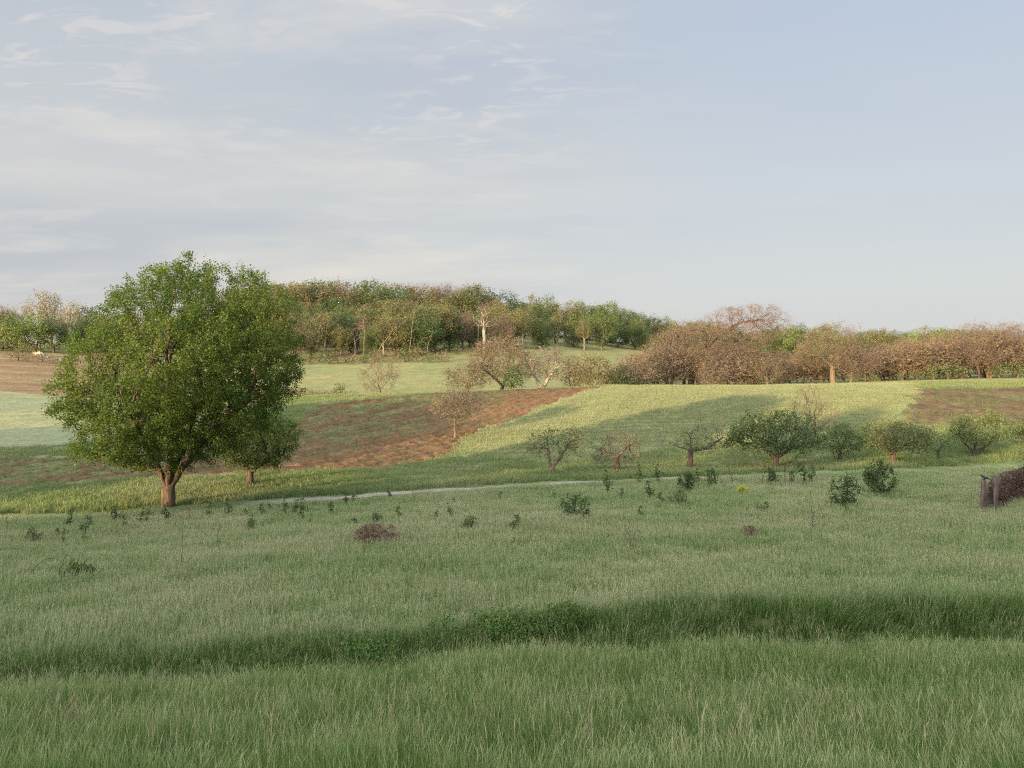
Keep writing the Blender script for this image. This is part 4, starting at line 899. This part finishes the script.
rs = R(55); ts = 1.0 + rs.rand(2600) * 11.5; ts = ts[fbm(ts * .9, ts * 0, 77) > .36 + .06 * rs.rand(len(ts))]; hh = .15 + rs.rand(len(ts)) ** .8 * (.35 + .95 * fbm(ts * 1.8, ts * 0, 3) + .05 * ts)
cen = np.array([fpt(t, o) for t, o in zip(ts, rs.randn(len(ts)) * .17)]); cen[:, 2] += hh
parts = [sprays(cen, np.tile([0, 0, 1.], (len(cen), 1)), rs, 4, .09, .24, .018, 0, .7), sprays(cen, np.tile([0, 0, 1.], (len(cen), 1)), rs, 2, .1, .08, .05, .3, .3)]
V, Fq, A = join(parts)
link('creeper', mesh_np('creeper', V, Fq, [leafmat('withered_creeper', [(.03, .02, .018), (.055, .033, .027), (.09, .055, .04), (.15, .10, .07)], .15, .8, 1.5)], {'rnd': ('FLOAT', A)}), fence)
# tall green grass by the fence is part of the meadow; bird
def ellips(c, r_, n=10, m=8, rotx=0):
    V = [];
    for i in range(m + 1):
        a = math.pi * i / m
        for j in range(n):
            b = 2 * math.pi * j / n; p = Vector((r_[0] * math.sin(a) * math.cos(b), r_[1] * math.sin(a) * math.sin(b), r_[2] * math.cos(a)))
            p.rotate(Euler((0, rotx, 0))); V.append((p.x + c[0], p.y + c[1], p.z + c[2]))
    Fq = [[i * n + j, i * n + (j + 1) % n, (i + 1) * n + (j + 1) % n, (i + 1) * n + j] for i in range(m) for j in range(n)]
    return np.array(V), np.array(Fq)
def shells(parts):
    V, Fq = [], []; o = 0
    for v, f in parts: V.append(v); Fq.append(np.array(f) + o); o += len(v)
    return np.concatenate(V), np.concatenate(Fq)
def flatmat(name, c, rough=.7):
    m, nt, N, L = newmat(name); p = N.new('ShaderNodeBsdfPrincipled'); p.inputs['Roughness'].default_value = rough
    no = N.new('ShaderNodeTexNoise'); no.inputs['Scale'].default_value = 14; rp = ramp(N, [(.35, [q * .75 for q in c]), (.65, [min(1, q * 1.2) for q in c])]); L.new(no.outputs['Fac'], rp.inputs[0]); L.new(rp.outputs[0], p.inputs['Base Color'])
    o = N.new('ShaderNodeOutputMaterial'); L.new(p.outputs[0], o.inputs[0]); return m
skin_chain = None
def animal(name, verts, edges, mat, label, cat, loc, rz, extra=()):
    """one continuous body grown from a skeleton with a Skin modifier"""
    me = bpy.data.meshes.new(name); me.from_pydata([v[:3] for v in verts], edges, []); me.update()
    o = bpy.data.objects.new(name, me); COL.objects.link(o)
    sk = o.modifiers.new('skin', 'SKIN'); sk.use_smooth_shade = True
    if not me.skin_vertices: 
        bpy.context.view_layer.objects.active = o; 
    lay = me.skin_vertices[0].data if me.skin_vertices else None
    if lay is not None:
        for i, v in enumerate(verts): r_ = v[3]; lay[i].radius = (r_, r_ if len(v) < 5 else v[4]); lay[i].use_root = (i == 0)
    sb = o.modifiers.new('smooth', 'SUBSURF'); sb.levels = 1; sb.render_levels = 1
    me.materials.append(mat); o.location = loc; o.rotation_euler = (0, 0, rz)
    return tag(o, label, cat)
bird_v = [(0, 0, .06, .035), (.05, 0, .09, .03), (.075, 0, .12, .024), (.10, 0, .123, .006), (-.05, 0, .045, .024), (-.12, 0, .02, .010), (-.17, 0, -.005, .008), (.0, .012, .02, .006), (.0, .012, .0, .005), (0, -.012, .02, .006), (0, -.012, 0, .005)]
pb = A0 + np.array([.04, 0, 1.44])
animal('bird', bird_v, [(0, 1), (1, 2), (2, 3), (0, 4), (4, 5), (5, 6), (0, 7), (7, 8), (0, 9), (9, 10)], flatmat('black_feather', (.02, .02, .025)), 'small dark bird perched on the end post of the overgrown fence', 'bird', tuple(pb), 2.6)
bpy.data.objects['bird'].scale = (1.7, 1.7, 1.7)

# ------------------------------------------------------------------ grazing cattle, upper left
def cow(px, Y, rz, mat, label, s=1.):
    v = [(0, 0, 1.02, .34, .38), (.55, 0, 1.05, .30, .36), (-.6, 0, 1.05, .30, .34), (.85, 0, 1.0, .19), (1.15, 0, .62, .13), (1.3, 0, .32, .14), (1.42, 0, .16, .08),
         (.55, .17, .62, .10), (.55, .17, .3, .06), (.55, .17, .02, .055), (.55, -.17, .62, .10), (.55, -.17, .3, .06), (.55, -.17, .02, .055),
         (-.62, .18, .68, .13), (-.72, .18, .36, .07), (-.66, .18, .02, .055), (-.62, -.18, .68, .13), (-.72, -.18, .36, .07), (-.66, -.18, .02, .055), (-.92, 0, 1.08, .05), (-1.0, 0, .7, .025), (-1.0, 0, .4, .035),
         (1.22, .14, .46, .03), (1.22, -.14, .46, .03)]
    e = [(0, 1), (0, 2), (1, 3), (3, 4), (4, 5), (5, 6), (1, 7), (7, 8), (8, 9), (1, 10), (10, 11), (11, 12), (2, 13), (13, 14), (14, 15), (2, 16), (16, 17), (17, 18), (2, 19), (19, 20), (20, 21), (5, 22), (5, 23)]
    o = animal('grazing_cow', v, e, mat, label, 'cow', wpt(px, Y), rz); o.scale = (s, s, s); return o
cw = flatmat('cream_hide', (.42, .38, .30)); cr = flatmat('red_hide', (.22, .11, .06))
cow(38.5, 200, .3, cw, 'white cow grazing in the middle of the strip below the upper left hedge')
cow(34, 201, 2.2, cr, 'reddish cow grazing beside the white one', .9)
cow(48.5, 194, 1.3, cw, 'pale cow grazing right of the white and reddish pair', .85)
cow(61.5, 192, 1.5, cw, 'pale cow nearest the large tree', .9)

# ------------------------------------------------------------------ sky, sun, camera
w = bpy.data.worlds.new('World'); SC.world = w; w.use_nodes = True
N, L = w.node_tree.nodes, w.node_tree.links; N.clear()
SKY_STR = .1
EXPO = 1.3
sky = N.new('ShaderNodeTexSky'); sky.sky_type = 'NISHITA'; sky.sun_disc = False; sky.sun_elevation = SUN_EL; sky.sun_rotation = SUN_AZ + math.pi
sky.air_density = 1.2; sky.dust_density = 2.5
tc = N.new('ShaderNodeTexCoord'); sep = N.new('ShaderNodeSeparateXYZ'); L.new(tc.outputs['Generated'], sep.inputs[0])
def math_(op, a, b=None, clamp=False):
    m = N.new('ShaderNodeMath'); m.operation = op; m.use_clamp = clamp
    for i_, q in enumerate((a, b)):
        if q is None: continue
        if isinstance(q, (int, float)): m.inputs[i_].default_value = q
        else: L.new(q, m.inputs[i_])
    return m.outputs[0]
def mapr(s, a, b, c, d, smooth=True):
    m = N.new('ShaderNodeMapRange'); m.interpolation_type = 'SMOOTHSTEP' if smooth else 'LINEAR'
    L.new(s, m.inputs[0])
    for i_, q in enumerate((a, b, c, d)): m.inputs[i_ + 1].default_value = q
    return m.outputs[0]
def mixc(f, a, b):
    m = N.new('ShaderNodeMix'); m.data_type = 'RGBA'
    for i_, q in ((0, f), (6, a), (7, b)):
        if isinstance(q, (int, float)): m.inputs[i_].default_value = q
        elif isinstance(q, tuple): m.inputs[i_].default_value = (*q, 1)
        else: L.new(q, m.inputs[i_])
    return m.outputs[2]
zz = math_('MAXIMUM', sep.outputs[2], 0.0); dn = math_('ADD', zz, .10)
cx_ = math_('DIVIDE', sep.outputs[0], dn); cy_ = math_('DIVIDE', sep.outputs[1], dn)
cv = N.new('ShaderNodeCombineXYZ'); L.new(cx_, cv.inputs[0]); L.new(cy_, cv.inputs[1])
def cnoise(scale, det, rough, sx, sy, rot=0, off=(0, 0, 0), dist=0):
    mp = N.new('ShaderNodeMapping'); mp.inputs['Scale'].default_value = (sx, sy, 1); mp.inputs['Rotation'].default_value = (0, 0, rot); mp.inputs['Location'].default_value = off
    L.new(cv.outputs[0], mp.inputs[0]); n_ = N.new('ShaderNodeTexNoise'); n_.inputs['Scale'].default_value = scale; n_.inputs['Detail'].default_value = det; n_.inputs['Roughness'].default_value = rough; n_.inputs['Distortion'].default_value = dist
    L.new(mp.outputs[0], n_.inputs['Vector']); return n_.outputs['Fac']
def K(c): return tuple(((q / 255) ** 2.2) / SKY_STR / 2 ** EXPO * 1.04 for q in c)
# thin high overcast: warm white low, grey-blue above, bluer to the right
lowhigh = mapr(sep.outputs[2], .02, .40, 0, 1, False)
left = mapr(sep.outputs[0], -.45, .5, 0, 1)
base = mixc(lowhigh, mixc(left, K((214, 210, 204)), K((204, 207, 210))), mixc(left, K((188, 195, 204)), K((180, 192, 211))))
lf_ = mapr(left, .25, .85, 1, .10)
veil = mapr(cnoise(.6, 6, .58, .6, 1.05, .45, (3, 1, 0), .5), .40, .66, 0, 1)
c1 = mixc(math_('MULTIPLY', veil, lf_), base, K((226, 219, 210)))
veil2 = mapr(cnoise(.55, 5, .52, .6, 1.2, .3, (9, 4, 0), .6), .40, .66, 0, .75)
c2 = mixc(math_('MULTIPLY', veil2, math_('MULTIPLY', lf_, mapr(sep.outputs[2], .03, .15, .3, 1))), c1, K((176, 183, 196)))
strk = mapr(cnoise(2.0, 8, .62, .55, 1.1, .75, (5, 2, 0), .35), .48, .70, 0, 1)
c2b = mixc(math_('MULTIPLY', strk, math_('MULTIPLY', lf_, .38)), c2, K((230, 222, 214)))
rip = mapr(cnoise(6.5, 6, .6, .8, 1.5, .7, (0, 0, 0), 1.0), .50, .64, 0, 1); patch = mapr(cnoise(.9, 3, .5, 1, 1, 0, (1.3, 2.2, 0)), .34, .54, 0, 1)
pw = math_('MULTIPLY', math_('MULTIPLY', rip, patch), math_('MULTIPLY', mapr(sep.outputs[2], .20, .38, 0, .45), mapr(left, .35, .8, 1, 0)))
c3 = mixc(pw, c2b, K((240, 227, 218)))
sk = N.new('ShaderNodeVectorMath'); sk.operation = 'SCALE'; sk.inputs['Scale'].default_value = 2.0; L.new(sky.outputs[0], sk.inputs[0])
c4 = mixc(.06, c3, sk.outputs[0])
# the bright evening glow round the low sun and the lit veil over the zenith, out of the picture
sd = (-SA * math.cos(SUN_EL), -CA * math.cos(SUN_EL), math.sin(SUN_EL))
dt = N.new('ShaderNodeVectorMath'); dt.operation = 'DOT_PRODUCT'; dt.inputs[1].default_value = sd; L.new(tc.outputs['Generated'], dt.inputs[0])
glow = mapr(dt.outputs['Value'], -.2, 1, 0, 1); zen = mapr(sep.outputs[2], .5, .95, 0, 1)
gl = N.new('ShaderNodeVectorMath'); gl.operation = 'SCALE'; gl.inputs[0].default_value = (13, 11.8, 10.4); L.new(math_('POWER', glow, 2.0), gl.inputs['Scale'])
zl = N.new('ShaderNodeVectorMath'); zl.operation = 'SCALE'; zl.inputs[0].default_value = (6.6, 6.7, 6.9); L.new(zen, zl.inputs['Scale'])
a1 = N.new('ShaderNodeVectorMath'); L.new(c4, a1.inputs[0]); L.new(gl.outputs[0], a1.inputs[1])
a2 = N.new('ShaderNodeVectorMath'); L.new(a1.outputs[0], a2.inputs[0]); L.new(zl.outputs[0], a2.inputs[1])
bg = N.new('ShaderNodeBackground'); bg.inputs['Strength'].default_value = SKY_STR; L.new(a2.outputs[0], bg.inputs['Color'])
ow = N.new('ShaderNodeOutputWorld'); L.new(bg.outputs[0], ow.inputs[0])

sl = bpy.data.lights.new('sun', 'SUN'); sl.energy = 5.0; sl.angle = rad(.9); sl.color = (1, .68, .36)
so = bpy.data.objects.new('sun', sl); COL.objects.link(so)
dvec = Vector((SA * math.cos(SUN_EL), CA * math.cos(SUN_EL), -math.sin(SUN_EL))); so.rotation_euler = dvec.to_track_quat('-Z', 'Y').to_euler(); so.location = (-60, -60, 40)

cam = bpy.data.cameras.new('camera'); cam.sensor_width = 36; cam.lens = 36 * F / 1024; cam.clip_end = 5000; cam.clip_start = .1
co = bpy.data.objects.new('camera', cam); COL.objects.link(co); co.rotation_euler = (rad(90), 0, 0); SC.camera = co
SC.view_settings.view_transform = 'Standard'; SC.view_settings.look = 'None'; SC.view_settings.gamma = 1; SC.view_settings.exposure = EXPO
SC.render.engine = 'CYCLES'
SC.cycles.use_denoising = False; SC.cycles.pixel_filter_type = 'BLACKMAN_HARRIS'; SC.cycles.filter_width = 1.1; SC.cycles.max_bounces = 6; SC.cycles.transparent_max_bounces = 4; SC.cycles.diffuse_bounces = 3; SC.cycles.transmission_bounces = 3
print('OBJECTS', len(bpy.data.objects), 'wood', nW)
